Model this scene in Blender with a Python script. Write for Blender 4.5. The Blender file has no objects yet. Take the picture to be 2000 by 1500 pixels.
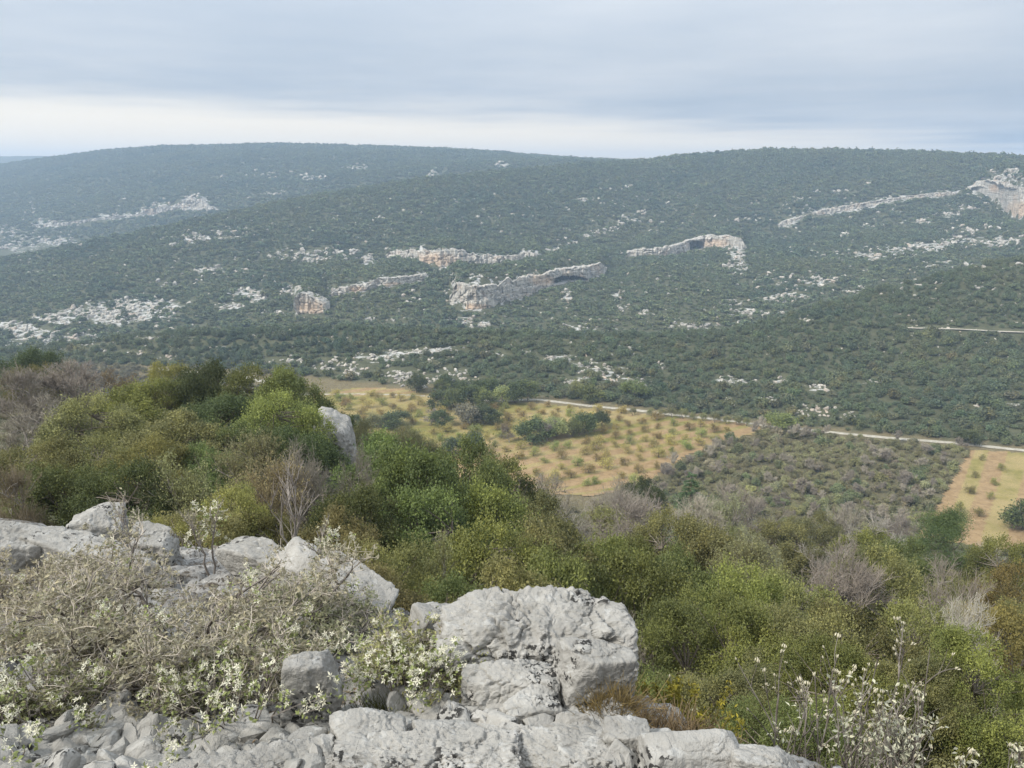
import bpy, math
import numpy as np
from mathutils import Vector

# ------------------------------------------------------------------ camera, sky, sun, exposure
scene = bpy.context.scene
FOC = 1500.0                      # focal length in pixels of a 2000 x 1500 frame
PITCH = math.atan((750 - 340) / FOC)
CP, SP = math.cos(PITCH), math.sin(PITCH)
cam_data = bpy.data.cameras.new("camera")
cam_data.sensor_width = 36.0
cam_data.lens = 36.0 * FOC / 2000.0
cam_data.clip_start = 0.05
cam_data.clip_end = 20000.0
cam = bpy.data.objects.new("camera", cam_data)
scene.collection.objects.link(cam)
cam.location = (0, 0, 0)
cam.rotation_euler = (math.pi / 2 - PITCH, 0, 0)
scene.camera = cam

SUN_EL, SUN_AZ = math.radians(44), math.radians(-118)     # azimuth from +Y towards +X
world = bpy.data.worlds.new("World")
scene.world = world
world.use_nodes = True


def build_world():
    nt = world.node_tree
    nt.nodes.clear()
    N, L = nt.nodes.new, nt.links.new
    out = N("ShaderNodeOutputWorld")
    bg = N("ShaderNodeBackground")
    bg.inputs["Strength"].default_value = 0.060
    sky = N("ShaderNodeTexSky")
    sky.sky_type = 'NISHITA'
    sky.sun_disc = False
    sky.sun_elevation = SUN_EL
    sky.sun_rotation = SUN_AZ
    sky.air_density = 1.0
    sky.dust_density = 3.0
    tc = N("ShaderNodeTexCoord")
    sep = N("ShaderNodeSeparateXYZ")
    L(tc.outputs["Generated"], sep.inputs[0])

    def M(op, a, b=None, c=None, clamp=False):
        n = N("ShaderNodeMath")
        n.operation = op
        n.use_clamp = clamp
        for i, v in enumerate((a, b, c)):
            if v is None:
                continue
            if isinstance(v, (int, float)):
                n.inputs[i].default_value = v
            else:
                L(v, n.inputs[i])
        return n.outputs[0]

    def ramp(val, lo, hi):
        n = N("ShaderNodeMapRange")
        n.interpolation_type = 'SMOOTHSTEP'
        n.inputs["From Min"].default_value = lo
        n.inputs["From Max"].default_value = hi
        L(val, n.inputs["Value"])
        return n.outputs[0]

    def noise(vec, scale, detail=4, rough=0.55):
        n = N("ShaderNodeTexNoise")
        n.inputs["Scale"].default_value = scale
        n.inputs["Detail"].default_value = detail
        n.inputs["Roughness"].default_value = rough
        L(vec, n.inputs["Vector"])
        return n.outputs["Fac"]

    def mix(fac, a, b):
        n = N("ShaderNodeMix")
        n.data_type = 'RGBA'
        L(fac, n.inputs[0])
        for i, v in ((6, a), (7, b)):
            if isinstance(v, tuple):
                n.inputs[i].default_value = v + (1.0,)
            else:
                L(v, n.inputs[i])
        return n.outputs[2]

    # a cloud deck on a plane: coordinates are the distance / cloud height
    zc = M('MAXIMUM', sep.outputs[2], 0.012)
    px = M('DIVIDE', sep.outputs[0], zc)
    py = M('DIVIDE', sep.outputs[1], zc)
    comb = N("ShaderNodeCombineXYZ")
    L(px, comb.inputs[0])
    L(py, comb.inputs[1])
    P = comb.outputs[0]
    n1 = noise(P, 0.16, 5, 0.5)
    n2 = noise(P, 0.55, 5, 0.6)
    n3 = noise(P, 0.05, 2, 0.5)
    # distance of the deck's far edge, ragged, nearer on the left
    e = M('SUBTRACT', py, M('MULTIPLY', px, 0.85))
    e = M('ADD', e, M('MULTIPLY', M('SUBTRACT', n1, 0.5), 9.0))
    e = M('ADD', e, M('MULTIPLY', M('SUBTRACT', n3, 0.5), 8.0))
    e = M('ADD', e, M('MULTIPLY', M('SUBTRACT', n2, 0.5), 5.0))
    opening = ramp(e, 9.0, 21.0)                  # 0 under the deck, 1 beyond its edge
    # deck colour: thick slate-blue to thin pale
    thin = M('ADD', M('MULTIPLY', n1, 0.8), M('ADD', M('MULTIPLY', n2, 0.30), M('MULTIPLY', n3, 0.4)))
    thin = ramp(thin, 0.54, 0.98)
    deck = mix(thin, (3.5, 4.0, 4.65), (5.4, 5.55, 5.75))
    # an overcast deck is brighter overhead than low down (standard overcast sky)
    gain = M('ADD', 0.56, M('MULTIPLY', M('MAXIMUM', sep.outputs[2], 0.0), 1.45))
    vm = N("ShaderNodeVectorMath")
    vm.operation = 'SCALE'
    L(deck, vm.inputs[0])
    L(gain, vm.inputs["Scale"])
    deck = vm.outputs[0]
    clear = mix(ramp(sep.outputs[2], 0.0, 0.10), (8.0, 6.6, 4.7), (6.3, 5.7, 4.8))
    clear2 = N("ShaderNodeMix")
    clear2.data_type = 'RGBA'
    clear2.inputs[0].default_value = 0.12
    L(clear, clear2.inputs[6])
    L(sky.outputs[0], clear2.inputs[7])
    col = mix(opening, deck, clear2.outputs[2])
    below = ramp(sep.outputs[2], -0.02, -0.08)
    col = mix(below, col, (1.4, 1.4, 1.2))
    L(col, bg.inputs["Color"])
    L(bg.outputs[0], out.inputs["Surface"])


build_world()

sun_data = bpy.data.lights.new("sun", 'SUN')
sun_data.energy = 1.5
sun_data.angle = math.radians(10)
sun_data.color = (1.0, 0.95, 0.87)
sun = bpy.data.objects.new("sun", sun_data)
scene.collection.objects.link(sun)
sd = Vector((math.sin(SUN_AZ) * math.cos(SUN_EL), math.cos(SUN_AZ) * math.cos(SUN_EL), math.sin(SUN_EL)))
sun.rotation_euler = (-sd).to_track_quat('-Z', 'Y').to_euler()

vs = scene.view_settings
vs.view_transform = 'Standard'
vs.look = 'None'
vs.exposure = 1.70
vs.gamma = 1.0
vs.use_curve_mapping = False
cy = scene.cycles
cy.max_bounces = 5
cy.diffuse_bounces = 3
cy.glossy_bounces = 1
cy.transmission_bounces = 2
cy.volume_bounces = 0
cy.transparent_max_bounces = 4
cy.caustics_reflective = False
cy.caustics_refractive = False
cy.use_denoising = True
try:
    cy.denoiser = 'OPENIMAGEDENOISE'
    cy.denoising_input_passes = 'RGB_ALBEDO_NORMAL'
    cy.denoising_prefilter = 'ACCURATE'
except Exception:
    pass

# ------------------------------------------------------------------ small numpy toolbox
def slope(v):
    """height gained per metre of forward distance along the sight line of image row v"""
    b = (750.0 - np.asarray(v, float)) / FOC
    return (-SP + b * CP) / (CP + b * SP)


def s_of(u, v):
    b = (750.0 - np.asarray(v, float)) / FOC
    return (np.asarray(u, float) - 1000.0) / FOC / (CP + b * SP)


def pt(u, v, Y):
    return np.array([s_of(u, v) * Y, Y, slope(v) * Y], float)


def project(p):
    p = np.asarray(p, float)
    d = p[..., 1] * CP - p[..., 2] * SP
    up = p[..., 1] * SP + p[..., 2] * CP
    d = np.maximum(d, 1e-3)
    return 1000 + FOC * p[..., 0] / d, 750 - FOC * up / d


def _hash(ix, iy, iz, seed):
    h = (ix.astype(np.uint32) * np.uint32(374761393) + iy.astype(np.uint32) * np.uint32(668265263)
         + iz.astype(np.uint32) * np.uint32(2147483647 ^ 0x5bd1e995) + np.uint32((seed * 974634777) & 0xffffffff))
    h = (h ^ (h >> np.uint32(13))) * np.uint32(1274126177)
    h = (h ^ (h >> np.uint32(16))) * np.uint32(2246822519)
    return h ^ (h >> np.uint32(15))


def noise3(p, seed=0):
    """gradient noise, about -1..1"""
    p = np.asarray(p, float)
    i = np.floor(p).astype(np.int64)
    f = p - i
    w = f * f * f * (f * (f * 6 - 15) + 10)
    res = np.zeros(p.shape[:-1])
    for dx in (0, 1):
        for dy in (0, 1):
            for dz in (0, 1):
                h = _hash(i[..., 0] + dx, i[..., 1] + dy, i[..., 2] + dz, seed)
                gx = (h & np.uint32(1023)).astype(float) / 511.5 - 1
                gy = ((h >> np.uint32(10)) & np.uint32(1023)).astype(float) / 511.5 - 1
                gz = ((h >> np.uint32(20)) & np.uint32(1023)).astype(float) / 511.5 - 1
                g = gx * (f[..., 0] - dx) + gy * (f[..., 1] - dy) + gz * (f[..., 2] - dz)
                wx = w[..., 0] if dx else 1 - w[..., 0]
                wy = w[..., 1] if dy else 1 - w[..., 1]
                wz = w[..., 2] if dz else 1 - w[..., 2]
                res += g * wx * wy * wz
    return res * 1.3


def fbm(p, octaves=4, gain=0.5, seed=0, ridged=False):
    p = np.asarray(p, float)
    a, s, tot = 1.0, 0.0, 0.0
    for o in range(octaves):
        n = noise3(p * (2.03 ** o) + 17.3 * o, seed + o)
        if ridged:
            n = 1 - 2 * np.abs(n)
        s = s + a * n
        tot += a
        a *= gain
    return s / tot


def worley(p, seed=0):
    """F1, F2 and the cell's random value"""
    p = np.asarray(p, float)
    i = np.floor(p).astype(np.int64)
    f1 = np.full(p.shape[:-1], 9.0)
    f2 = np.full(p.shape[:-1], 9.0)
    cid = np.zeros(p.shape[:-1])
    for dx in (-1, 0, 1):
        for dy in (-1, 0, 1):
            for dz in (-1, 0, 1):
                h = _hash(i[..., 0] + dx, i[..., 1] + dy, i[..., 2] + dz, seed)
                q = np.stack([i[..., 0] + dx + (h & np.uint32(1023)) / 1023.0,
                              i[..., 1] + dy + ((h >> np.uint32(10)) & np.uint32(1023)) / 1023.0,
                              i[..., 2] + dz + ((h >> np.uint32(20)) & np.uint32(1023)) / 1023.0], -1)
                d = np.sqrt(((q - p) ** 2).sum(-1))
                near = d < f1
                f2 = np.where(near, f1, np.minimum(f2, d))
                cid = np.where(near, (h >> np.uint32(5)) % np.uint32(1000) / 1000.0, cid)
                f1 = np.where(near, d, f1)
    return f1, f2, cid


def sstep(a, b, x):
    t = np.clip((np.asarray(x, float) - a) / (b - a), 0, 1)
    return t * t * (3 - 2 * t)


def norm(v):
    return v / np.maximum(np.linalg.norm(v, axis=-1, keepdims=True), 1e-9)


def mesh_np(name, verts, polys, mats=(), mat_idx=None, attrs=None, smooth=False):
    """polys: list of (n,k) index arrays; attrs: {name: per-vertex float array}"""
    me = bpy.data.meshes.new(name)
    verts = np.asarray(verts, np.float32)
    polys = [np.asarray(p, np.int32) for p in polys if len(p)]
    loops = np.concatenate([p.ravel() for p in polys])
    counts = np.concatenate([np.full(len(p), p.shape[1], np.int32) for p in polys])
    starts = np.concatenate([[0], np.cumsum(counts)[:-1]]).astype(np.int32)
    me.vertices.add(len(verts))
    me.vertices.foreach_set("co", verts.ravel())
    me.loops.add(len(loops))
    me.loops.foreach_set("vertex_index", loops)
    me.polygons.add(len(counts))
    me.polygons.foreach_set("loop_start", starts)
    me.polygons.foreach_set("loop_total", counts)
    if mat_idx is not None:
        me.polygons.foreach_set("material_index", np.asarray(mat_idx, np.int32))
    me.polygons.foreach_set("use_smooth", np.full(len(counts), bool(smooth)))
    for m in mats:
        me.materials.append(m)
    for k, a in (attrs or {}).items():
        at = me.attributes.new(k, 'FLOAT', 'POINT')
        at.data.foreach_set("value", np.asarray(a, np.float32))
    me.update(calc_edges=True)
    return me


def link(name, me, parent=None, loc=(0, 0, 0), rot=(0, 0, 0), scale=(1, 1, 1), color=None,
         label=None, cat=None, group=None, kind=None):
    o = bpy.data.objects.new(name, me)
    scene.collection.objects.link(o)
    o.location = [float(x) for x in loc]
    o.rotation_euler = rot
    o.scale = scale if not isinstance(scale, (int, float)) else (scale,) * 3
    if color is not None:
        o.color = tuple(color) + (1.0,)
    if parent is not None:
        o.parent = parent
    for k, v in (("label", label), ("category", cat), ("group", group), ("kind", kind)):
        if v:
            o[k] = v
    return o


def grid_faces(n, m):
    """quads of an n x m vertex grid (index i*m+j)"""
    i, j = np.meshgrid(np.arange(n - 1), np.arange(m - 1), indexing='ij')
    a = (i * m + j).ravel()
    return np.stack([a, a + m, a + m + 1, a + 1], 1)


class Parts:
    """collects vertex / face arrays for one mesh"""

    def __init__(self):
        self.v, self.f3, self.f4, self.at, self.n = [], [], [], [], 0

    def add(self, verts, quads=None, tris=None, attr=0.0):
        verts = np.asarray(verts, float).reshape(-1, 3)
        if quads is not None and len(quads):
            self.f4.append(np.asarray(quads) + self.n)
        if tris is not None and len(tris):
            self.f3.append(np.asarray(tris) + self.n)
        self.v.append(verts)
        self.at.append(np.broadcast_to(np.asarray(attr, float), (len(verts),)))
        self.n += len(verts)

    def mesh(self, name, mats=(), smooth=False):
        polys = []
        if self.f4:
            polys.append(np.concatenate(self.f4))
        if self.f3:
            polys.append(np.concatenate(self.f3))
        return mesh_np(name, np.concatenate(self.v), polys, mats, attrs={"rnd": np.concatenate(self.at)}, smooth=smooth)


def tubes(P, R, sides=4):
    """polylines P (n,k,3), radii R (n,k) -> verts, quads"""
    n, k, _ = P.shape
    T = np.gradient(P, axis=1)
    T = norm(T)
    ref = np.zeros_like(T)
    ref[..., 0] = 1.0
    ref[np.abs(T[..., 0]) > 0.9] = (0, 1, 0)
    A = norm(np.cross(T, ref))
    B = np.cross(T, A)
    ang = np.arange(sides) * 2 * np.pi / sides
    ring = (A[:, :, None] * np.cos(ang)[None, None, :, None] + B[:, :, None] * np.sin(ang)[None, None, :, None])
    V = P[:, :, None] + ring * R[:, :, None, None]
    idx = np.arange(n * k * sides).reshape(n, k, sides)
    a = idx[:, :-1, :]
    b = idx[:, 1:, :]
    Q = np.stack([a, np.roll(a, -1, 2), np.roll(b, -1, 2), b], -1).reshape(-1, 4)
    return V.reshape(-1, 3), Q


def leaves(C, axis, nrm, length, width, fold=0.25):
    """rhombic leaf faces at points C"""
    axis = norm(axis)
    side = norm(np.cross(nrm, axis))
    up = np.cross(axis, side)
    n = len(C)
    L = np.broadcast_to(np.asarray(length, float), (n,))[:, None]
    W = np.broadcast_to(np.asarray(width, float), (n,))[:, None]
    a = C - axis * L * 0.5
    t = C + axis * L * 0.5
    l = C + side * W * 0.5 + up * W * fold - axis * L * 0.05
    r = C - side * W * 0.5 + up * W * fold - axis * L * 0.05
    V = np.stack([a, r, t, l], 1).reshape(-1, 3)
    return V, np.arange(n * 4).reshape(n, 4)


def rdir(rng, n):
    return norm(rng.normal(size=(n, 3)))


def grow(rng, P, m, length, spread=0.7, up=0.3, k=5, curl=0.25, tmin=0.25, tmax=1.0, droop=0.0):
    """m child polylines sprouting from the parent polylines P (n,kp,3); returns polylines and parent index, t"""
    n, kp, _ = P.shape
    pi = rng.integers(0, n, m)
    t = rng.uniform(tmin, tmax, m)
    x = t * (kp - 1)
    i0 = np.clip(np.floor(x).astype(int), 0, kp - 2)
    f = (x - i0)[:, None]
    start = P[pi, i0] * (1 - f) + P[pi, i0 + 1] * f
    tang = norm(P[pi, i0 + 1] - P[pi, i0])
    d = norm(tang * (1 - spread) + rdir(rng, m) * spread + np.array([0, 0, up]))
    L = length * rng.uniform(0.55, 1.2, m) * (1.15 - 0.5 * t)
    out = np.zeros((m, k, 3))
    out[:, 0] = start
    step = (L / (k - 1))[:, None]
    for j in range(1, k):
        out[:, j] = out[:, j - 1] + d * step
        d = norm(d + rdir(rng, m) * curl + np.array([0, 0, -droop]))
    return out, pi, t

# ------------------------------------------------------------------ materials
def new_mat(name):
    m = bpy.data.materials.new(name)
    m.use_nodes = True
    nt = m.node_tree
    nt.nodes.clear()
    return m, nt


class NB:
    """tiny node builder"""

    def __init__(self, nt):
        self.nt = nt

    def n(self, kind, **kw):
        x = self.nt.nodes.new(kind)
        for k, v in kw.items():
            setattr(x, k, v)
        return x

    def l(self, a, b):
        self.nt.links.new(a, b)

    def put(self, sock, v):
        if hasattr(v, "is_output"):
            self.l(v, sock)
        elif isinstance(v, tuple) and len(v) == 3 and sock.type == 'RGBA':
            sock.default_value = v + (1.0,)
        else:
            sock.default_value = v

    def math(self, op, a, b=None, clamp=False):
        x = self.n("ShaderNodeMath", operation=op, use_clamp=clamp)
        self.put(x.inputs[0], a)
        if b is not None:
            self.put(x.inputs[1], b)
        return x.outputs[0]

    def mix(self, fac, a, b, blend='MIX'):
        x = self.n("ShaderNodeMix", data_type='RGBA', blend_type=blend)
        self.put(x.inputs[0], fac)
        self.put(x.inputs[6], a)
        self.put(x.inputs[7], b)
        return x.outputs[2]

    def ramp(self, v, lo, hi, smooth=True):
        x = self.n("ShaderNodeMapRange", interpolation_type='SMOOTHSTEP' if smooth else 'LINEAR')
        x.inputs["From Min"].default_value = lo
        x.inputs["From Max"].default_value = hi
        self.put(x.inputs["Value"], v)
        return x.outputs[0]

    def noise(self, vec, scale, detail=4, rough=0.55, dist=0.0):
        x = self.n("ShaderNodeTexNoise")
        x.inputs["Scale"].default_value = scale
        x.inputs["Detail"].default_value = detail
        x.inputs["Roughness"].default_value = rough
        x.inputs["Distortion"].default_value = dist
        if vec is not None:
            self.l(vec, x.inputs["Vector"])
        return x.outputs["Fac"]

    def voro(self, vec, scale, feature='F1', rand=1.0):
        x = self.n("ShaderNodeTexVoronoi", feature=feature)
        x.inputs["Scale"].default_value = scale
        x.inputs["Randomness"].default_value = rand
        if vec is not None:
            self.l(vec, x.inputs["Vector"])
        return x.outputs["Distance"]

    def attr(self, name):
        return self.n("ShaderNodeAttribute", attribute_name=name).outputs["Fac"]

    def pos(self):
        return self.n("ShaderNodeNewGeometry").outputs["Position"]

    def obj(self):
        return self.n("ShaderNodeTexCoord").outputs["Object"]

    def bump(self, h, strength, dist):
        x = self.n("ShaderNodeBump")
        x.inputs["Strength"].default_value = strength
        x.inputs["Distance"].default_value = dist
        self.l(h, x.inputs["Height"])
        return x.outputs[0]

    def scaled(self, vec, s):
        x = self.n("ShaderNodeVectorMath", operation='MULTIPLY')
        self.l(vec, x.inputs[0])
        x.inputs[1].default_value = s
        return x.outputs[0]

    def finish(self, color, rough=0.9, normal=None, spec=0.2, transl=None):
        p = self.n("ShaderNodeBsdfPrincipled")
        self.put(p.inputs["Base Color"], color)
        self.put(p.inputs["Roughness"], rough)
        p.inputs["Specular IOR Level"].default_value = spec
        if normal is not None:
            self.l(normal, p.inputs["Normal"])
        out = self.n("ShaderNodeOutputMaterial")
        sh = p.outputs[0]
        if transl:
            t = self.n("ShaderNodeBsdfTranslucent")
            self.put(t.inputs["Color"], color)
            mx = self.n("ShaderNodeMixShader")
            mx.inputs[0].default_value = transl
            self.l(sh, mx.inputs[1])
            self.l(t.outputs[0], mx.inputs[2])
            sh = mx.outputs[0]
        self.l(sh, out.inputs["Surface"])


def leaf_material(name, rough=0.5, spec=0.35, transl=0.25, tip=(1.9, 1.75, 1.1), dark=(0.62, 0.68, 0.75), yellow=0.5, patches=False, vary=0.48):
    """foliage: the object's own colour, varied from leaf to leaf and from plant to plant"""
    m, nt = new_mat(name)
    b = NB(nt)
    oi = b.n("ShaderNodeObjectInfo")
    base = oi.outputs["Color"]
    r = b.attr("rnd")
    c = b.mix(b.ramp(r, 0.0, 0.55, False), b.mix(1.0, base, dark, 'MULTIPLY'), base)
    c = b.mix(b.ramp(r, 0.6, 1.0, False), c, b.mix(1.0, base, tip, 'MULTIPLY'))
    if patches:        # stands of different plants on the slopes
        p = b.pos()
        pa = b.noise(p, 0.012, 4, 0.6)
        pb = b.noise(p, 0.045, 3, 0.6)
        c = b.mix(b.math('MULTIPLY', b.ramp(pa, 0.50, 0.66), 0.75), c, b.mix(1.0, c, (1.20, 1.10, 0.96), 'MULTIPLY'))
        c = b.mix(b.math('MULTIPLY', b.ramp(pa, 0.46, 0.34), 0.8), c, b.mix(1.0, c, (0.66, 0.76, 0.86), 'MULTIPLY'))
        c = b.mix(b.math('MULTIPLY', b.ramp(pb, 0.56, 0.70), 0.8), c, b.mix(1.0, c, (1.22, 1.10, 1.08), 'MULTIPLY'))
    hs = b.n("ShaderNodeHueSaturation")
    b.l(c, hs.inputs["Color"])
    b.l(b.math('ADD', 0.5, b.math('MULTIPLY', b.math('SUBTRACT', oi.outputs["Random"], 0.5), 0.05 * yellow)), hs.inputs["Hue"])
    b.l(b.math('ADD', 1.0 - vary / 2, b.math('MULTIPLY', oi.outputs["Random"], vary)), hs.inputs["Value"])
    b.finish(hs.outputs[0], rough, None, spec, transl)
    return m


def bark_material(name, ca, cb):
    m, nt = new_mat(name)
    b = NB(nt)
    n = b.noise(b.pos(), 9.0, 3)
    c = b.mix(b.ramp(n, 0.3, 0.7), ca, cb)
    b.finish(c, 0.95, None, 0.1)
    return m


def plain_material(name, col, rough=0.9, spec=0.2, transl=None, var=0.35):
    m, nt = new_mat(name)
    b = NB(nt)
    r = b.attr("rnd")
    c = b.mix(r, tuple(x * (1 - var) for x in col), tuple(min(1.0, x * (1 + var)) for x in col))
    b.finish(c, rough, None, spec, transl)
    return m


def limestone(name, near=True):
    """pale grey karst limestone: mottled, pitted, black and ochre lichen, fine cracks"""
    m, nt = new_mat(name)
    b = NB(nt)
    p = b.pos()
    n1 = b.noise(p, 2.2, 5, 0.6)
    n2 = b.noise(p, 11.0, 6, 0.65)
    n3 = b.noise(p, 60.0, 4, 0.7)
    c = b.mix(b.ramp(n1, 0.3, 0.72), (0.205, 0.198, 0.180), (0.315, 0.304, 0.278))
    c = b.mix(b.math('MULTIPLY', b.ramp(n2, 0.45, 0.75), .6), c, (0.42, 0.407, 0.375))
    c = b.mix(b.math('MULTIPLY', b.ramp(n3, 0.52, 0.75), 0.28), c, (0.13, 0.13, 0.122))
    # black lichen spots in colonies
    col = b.ramp(b.noise(p, 5.5, 3, 0.6), 0.56, 0.63)
    spot = b.ramp(b.noise(p, 42.0, 3, 0.6), 0.52, 0.56)
    c = b.mix(b.math('MULTIPLY', col, spot), c, (0.035, 0.034, 0.032))
    # whitish crustose lichen
    wl = b.math('MULTIPLY', b.ramp(b.noise(b.scaled(p, (1, 1, 1.3)), 19.0, 2), 0.62, 0.66), 0.30)
    c = b.mix(wl, c, (0.45, 0.45, 0.43))
    # hairline cracks
    vd = b.n("ShaderNodeTexVoronoi", feature='DISTANCE_TO_EDGE')
    vd.inputs["Scale"].default_value = 7.0
    mp = b.n("ShaderNodeVectorMath", operation='ADD')
    b.l(p, mp.inputs[0])
    nv = b.n("ShaderNodeTexNoise")
    nv.inputs["Scale"].default_value = 6.0
    nv.inputs["Detail"].default_value = 4
    b.l(p, nv.inputs["Vector"])
    sc = b.n("ShaderNodeVectorMath", operation='SCALE')
    sc.inputs["Scale"].default_value = 0.22
    b.l(nv.outputs["Color"], sc.inputs[0])
    b.l(sc.outputs[0], mp.inputs[1])
    b.l(mp.outputs[0], vd.inputs["Vector"])
    crack = b.ramp(vd.outputs["Distance"], 0.0, 0.035)
    h = b.math('ADD', b.math('MULTIPLY', n2, 0.7), b.math('MULTIPLY', n3, 0.22))
    h = b.math('ADD', h, b.math('MULTIPLY', crack, 0.05))
    nrm = b.bump(h, 0.8, 0.035 if near else 0.6)
    b.finish(c, 0.95, nrm, 0.15)
    return m


def cliff_material(name):
    """far limestone walls: grey with vertical dark streaks and ochre to pink fresh rock"""
    m, nt = new_mat(name)
    b = NB(nt)
    p = b.pos()
    n1 = b.noise(p, 0.09, 4, 0.6)
    st = b.noise(b.scaled(p, (0.45, 0.45, 0.09)), 1.0, 5, 0.65)
    bd = b.noise(b.scaled(p, (0.06, 0.06, 0.7)), 1.0, 4, 0.6)
    c = b.mix(b.ramp(st, 0.35, 0.68), (0.25, 0.235, 0.205), (0.52, 0.485, 0.42))
    c = b.mix(b.math('MULTIPLY', b.ramp(n1, 0.50, 0.70), 0.6), c, (0.42, 0.31, 0.22))
    c = b.mix(b.math('MULTIPLY', b.ramp(bd, 0.55, 0.70), 0.5), c, (0.17, 0.165, 0.155))
    tone = b.attr("ochre")
    c = b.mix(tone, c, b.mix(b.ramp(st, 0.3, 0.7), (0.42, 0.27, 0.16), (0.56, 0.42, 0.29)))
    nrm = b.bump(b.math('ADD', st, bd), 0.8, 1.2)
    b.finish(c, 0.95, nrm, 0.1)
    return m


def terrain_material():
    m, nt = new_mat("garrigue_ground")
    b = NB(nt)
    p = b.pos()
    n1 = b.noise(p, 0.02, 5, 0.6)
    n2 = b.noise(p, 0.22, 5, 0.65)
    n3 = b.noise(p, 1.7, 4, 0.6)
    c = b.mix(b.ramp(n2, 0.3, 0.7), (0.050, 0.056, 0.030), (0.095, 0.096, 0.055))
    c = b.mix(b.math('MULTIPLY', b.ramp(n3, 0.45, 0.7), 0.5), c, (0.11, 0.10, 0.065))
    rock = b.attr("rock")
    n4 = b.noise(b.scaled(p, (1.0, 1.6, 1.6)), 0.16, 5, 0.7)
    rk = b.ramp(b.math('ADD', b.math('MULTIPLY', rock, 1.0), b.math('MULTIPLY', b.math('SUBTRACT', n4, 0.5), 2.6)), 0.52, 0.72)
    rc = b.mix(b.ramp(n2, 0.35, 0.65), (0.30, 0.295, 0.27), (0.44, 0.43, 0.40))
    c = b.mix(rk, c, rc)
    dry = b.attr("dry")
    dc = b.mix(b.ramp(n3, 0.35, 0.65), (0.11, 0.09, 0.05), (0.18, 0.15, 0.085))
    c = b.mix(dry, c, dc)
    nrm = b.bump(b.math('ADD', n2, b.math('MULTIPLY', n3, 0.5)), 0.6, 0.8)
    b.finish(c, 0.97, nrm, 0.05)
    return m


def field_material():
    """tilled orange soil with a patchy veil of straw-coloured and green grass between the rows"""
    m, nt = new_mat("orchard_soil")
    b = NB(nt)
    p = b.pos()
    row = b.attr("row")           # metres across the rows
    grass = b.attr("grass")
    n1 = b.noise(p, 0.05, 4, 0.6)
    n2 = b.noise(p, 0.5, 5, 0.65)
    n3 = b.noise(p, 3.0, 4, 0.6)
    soil = b.mix(b.ramp(n2, 0.3, 0.7), (0.205, 0.138, 0.070), (0.295, 0.208, 0.112))
    soil = b.mix(b.math('MULTIPLY', b.ramp(n3, 0.5, 0.75), 0.5), soil, (0.36, 0.26, 0.15))
    straw = b.mix(b.ramp(n3, 0.3, 0.7), (0.225, 0.175, 0.075), (0.33, 0.262, 0.125))
    green = b.mix(b.ramp(n2, 0.3, 0.7), (0.135, 0.128, 0.036), (0.22, 0.19, 0.06))
    gr = b.mix(b.ramp(n1, 0.42, 0.62), straw, green)
    # a strip of turf runs along every tree row
    sw = b.math('ABSOLUTE', b.math('SUBTRACT', b.math('FRACT', row), 0.5))
    strip = b.math('SUBTRACT', 1.0, b.ramp(sw, 0.12, 0.30))
    fac = b.math('ADD', b.math('MULTIPLY', strip, 0.75), grass)
    fac = b.math('ADD', fac, b.math('MULTIPLY', b.math('SUBTRACT', n2, 0.5), 1.1))
    c = b.mix(b.ramp(fac, 0.45, 0.85), soil, gr)
    nrm = b.bump(b.math('ADD', n3, n2), 0.5, 0.15)
    b.finish(c, 0.97, nrm, 0.05)
    return m


def road_material():
    m, nt = new_mat("pale_gravel")
    b = NB(nt)
    p = b.pos()
    n = b.noise(p, 0.9, 5, 0.6)
    c = b.mix(b.ramp(n, 0.3, 0.7), (0.26, 0.235, 0.185), (0.40, 0.37, 0.30))
    b.finish(c, 0.95, None, 0.1)
    return m


M_LEAF = leaf_material("leaf_evergreen", spec=0.22, transl=0.32, tip=(1.65, 1.6, 1.35))
M_LEAFB = leaf_material("leaf_soft", rough=0.6, spec=0.25, transl=0.38, tip=(1.42, 1.4, 1.25), yellow=0.6)
M_FAR = leaf_material("leaf_far", rough=0.7, spec=0.15, transl=0.15, tip=(1.7, 1.6, 1.2), dark=(0.50, 0.56, 0.62), yellow=0.8, patches=True, vary=0.30)
M_BARK = bark_material("bark_grey_brown", (0.11, 0.09, 0.07), (0.20, 0.175, 0.145))
M_TWIG = bark_material("bark_pale_grey", (0.19, 0.165, 0.145), (0.33, 0.30, 0.27))
M_ROCK = limestone("limestone")
M_CLIFF = cliff_material("cliff_limestone")
M_GROUND = terrain_material()
M_FIELD = field_material()
M_ROAD = road_material()

# ------------------------------------------------------------------ rocks
def cube_sphere(n):
    """unit directions on a cube grid, n cells per edge, welded"""
    g = np.tan(np.linspace(-1, 1, n + 1) * np.pi / 4)
    V, F, key = [], [], {}
    a, b = np.meshgrid(g, g, indexing='ij')
    o = np.ones_like(a)
    quads = grid_faces(n + 1, n + 1)
    allv, allf, off = [], [], 0
    for sgn in (1, -1):
        for ax in range(3):
            c = [None] * 3
            c[ax] = o * sgn
            c[(ax + 1) % 3] = a
            c[(ax + 2) % 3] = b
            v = np.stack(c, -1).reshape(-1, 3)
            f = quads if sgn < 0 else quads[:, ::-1]
            allv.append(v)
            allf.append(f + off)
            off += len(v)
    v = np.concatenate(allv)
    f = np.concatenate(allf)
    _, idx, inv = np.unique(np.round(v, 5), axis=0, return_index=True, return_inverse=True)
    return norm(v[idx]), inv.ravel()[f][:, ::-1]


_CS = {}


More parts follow.
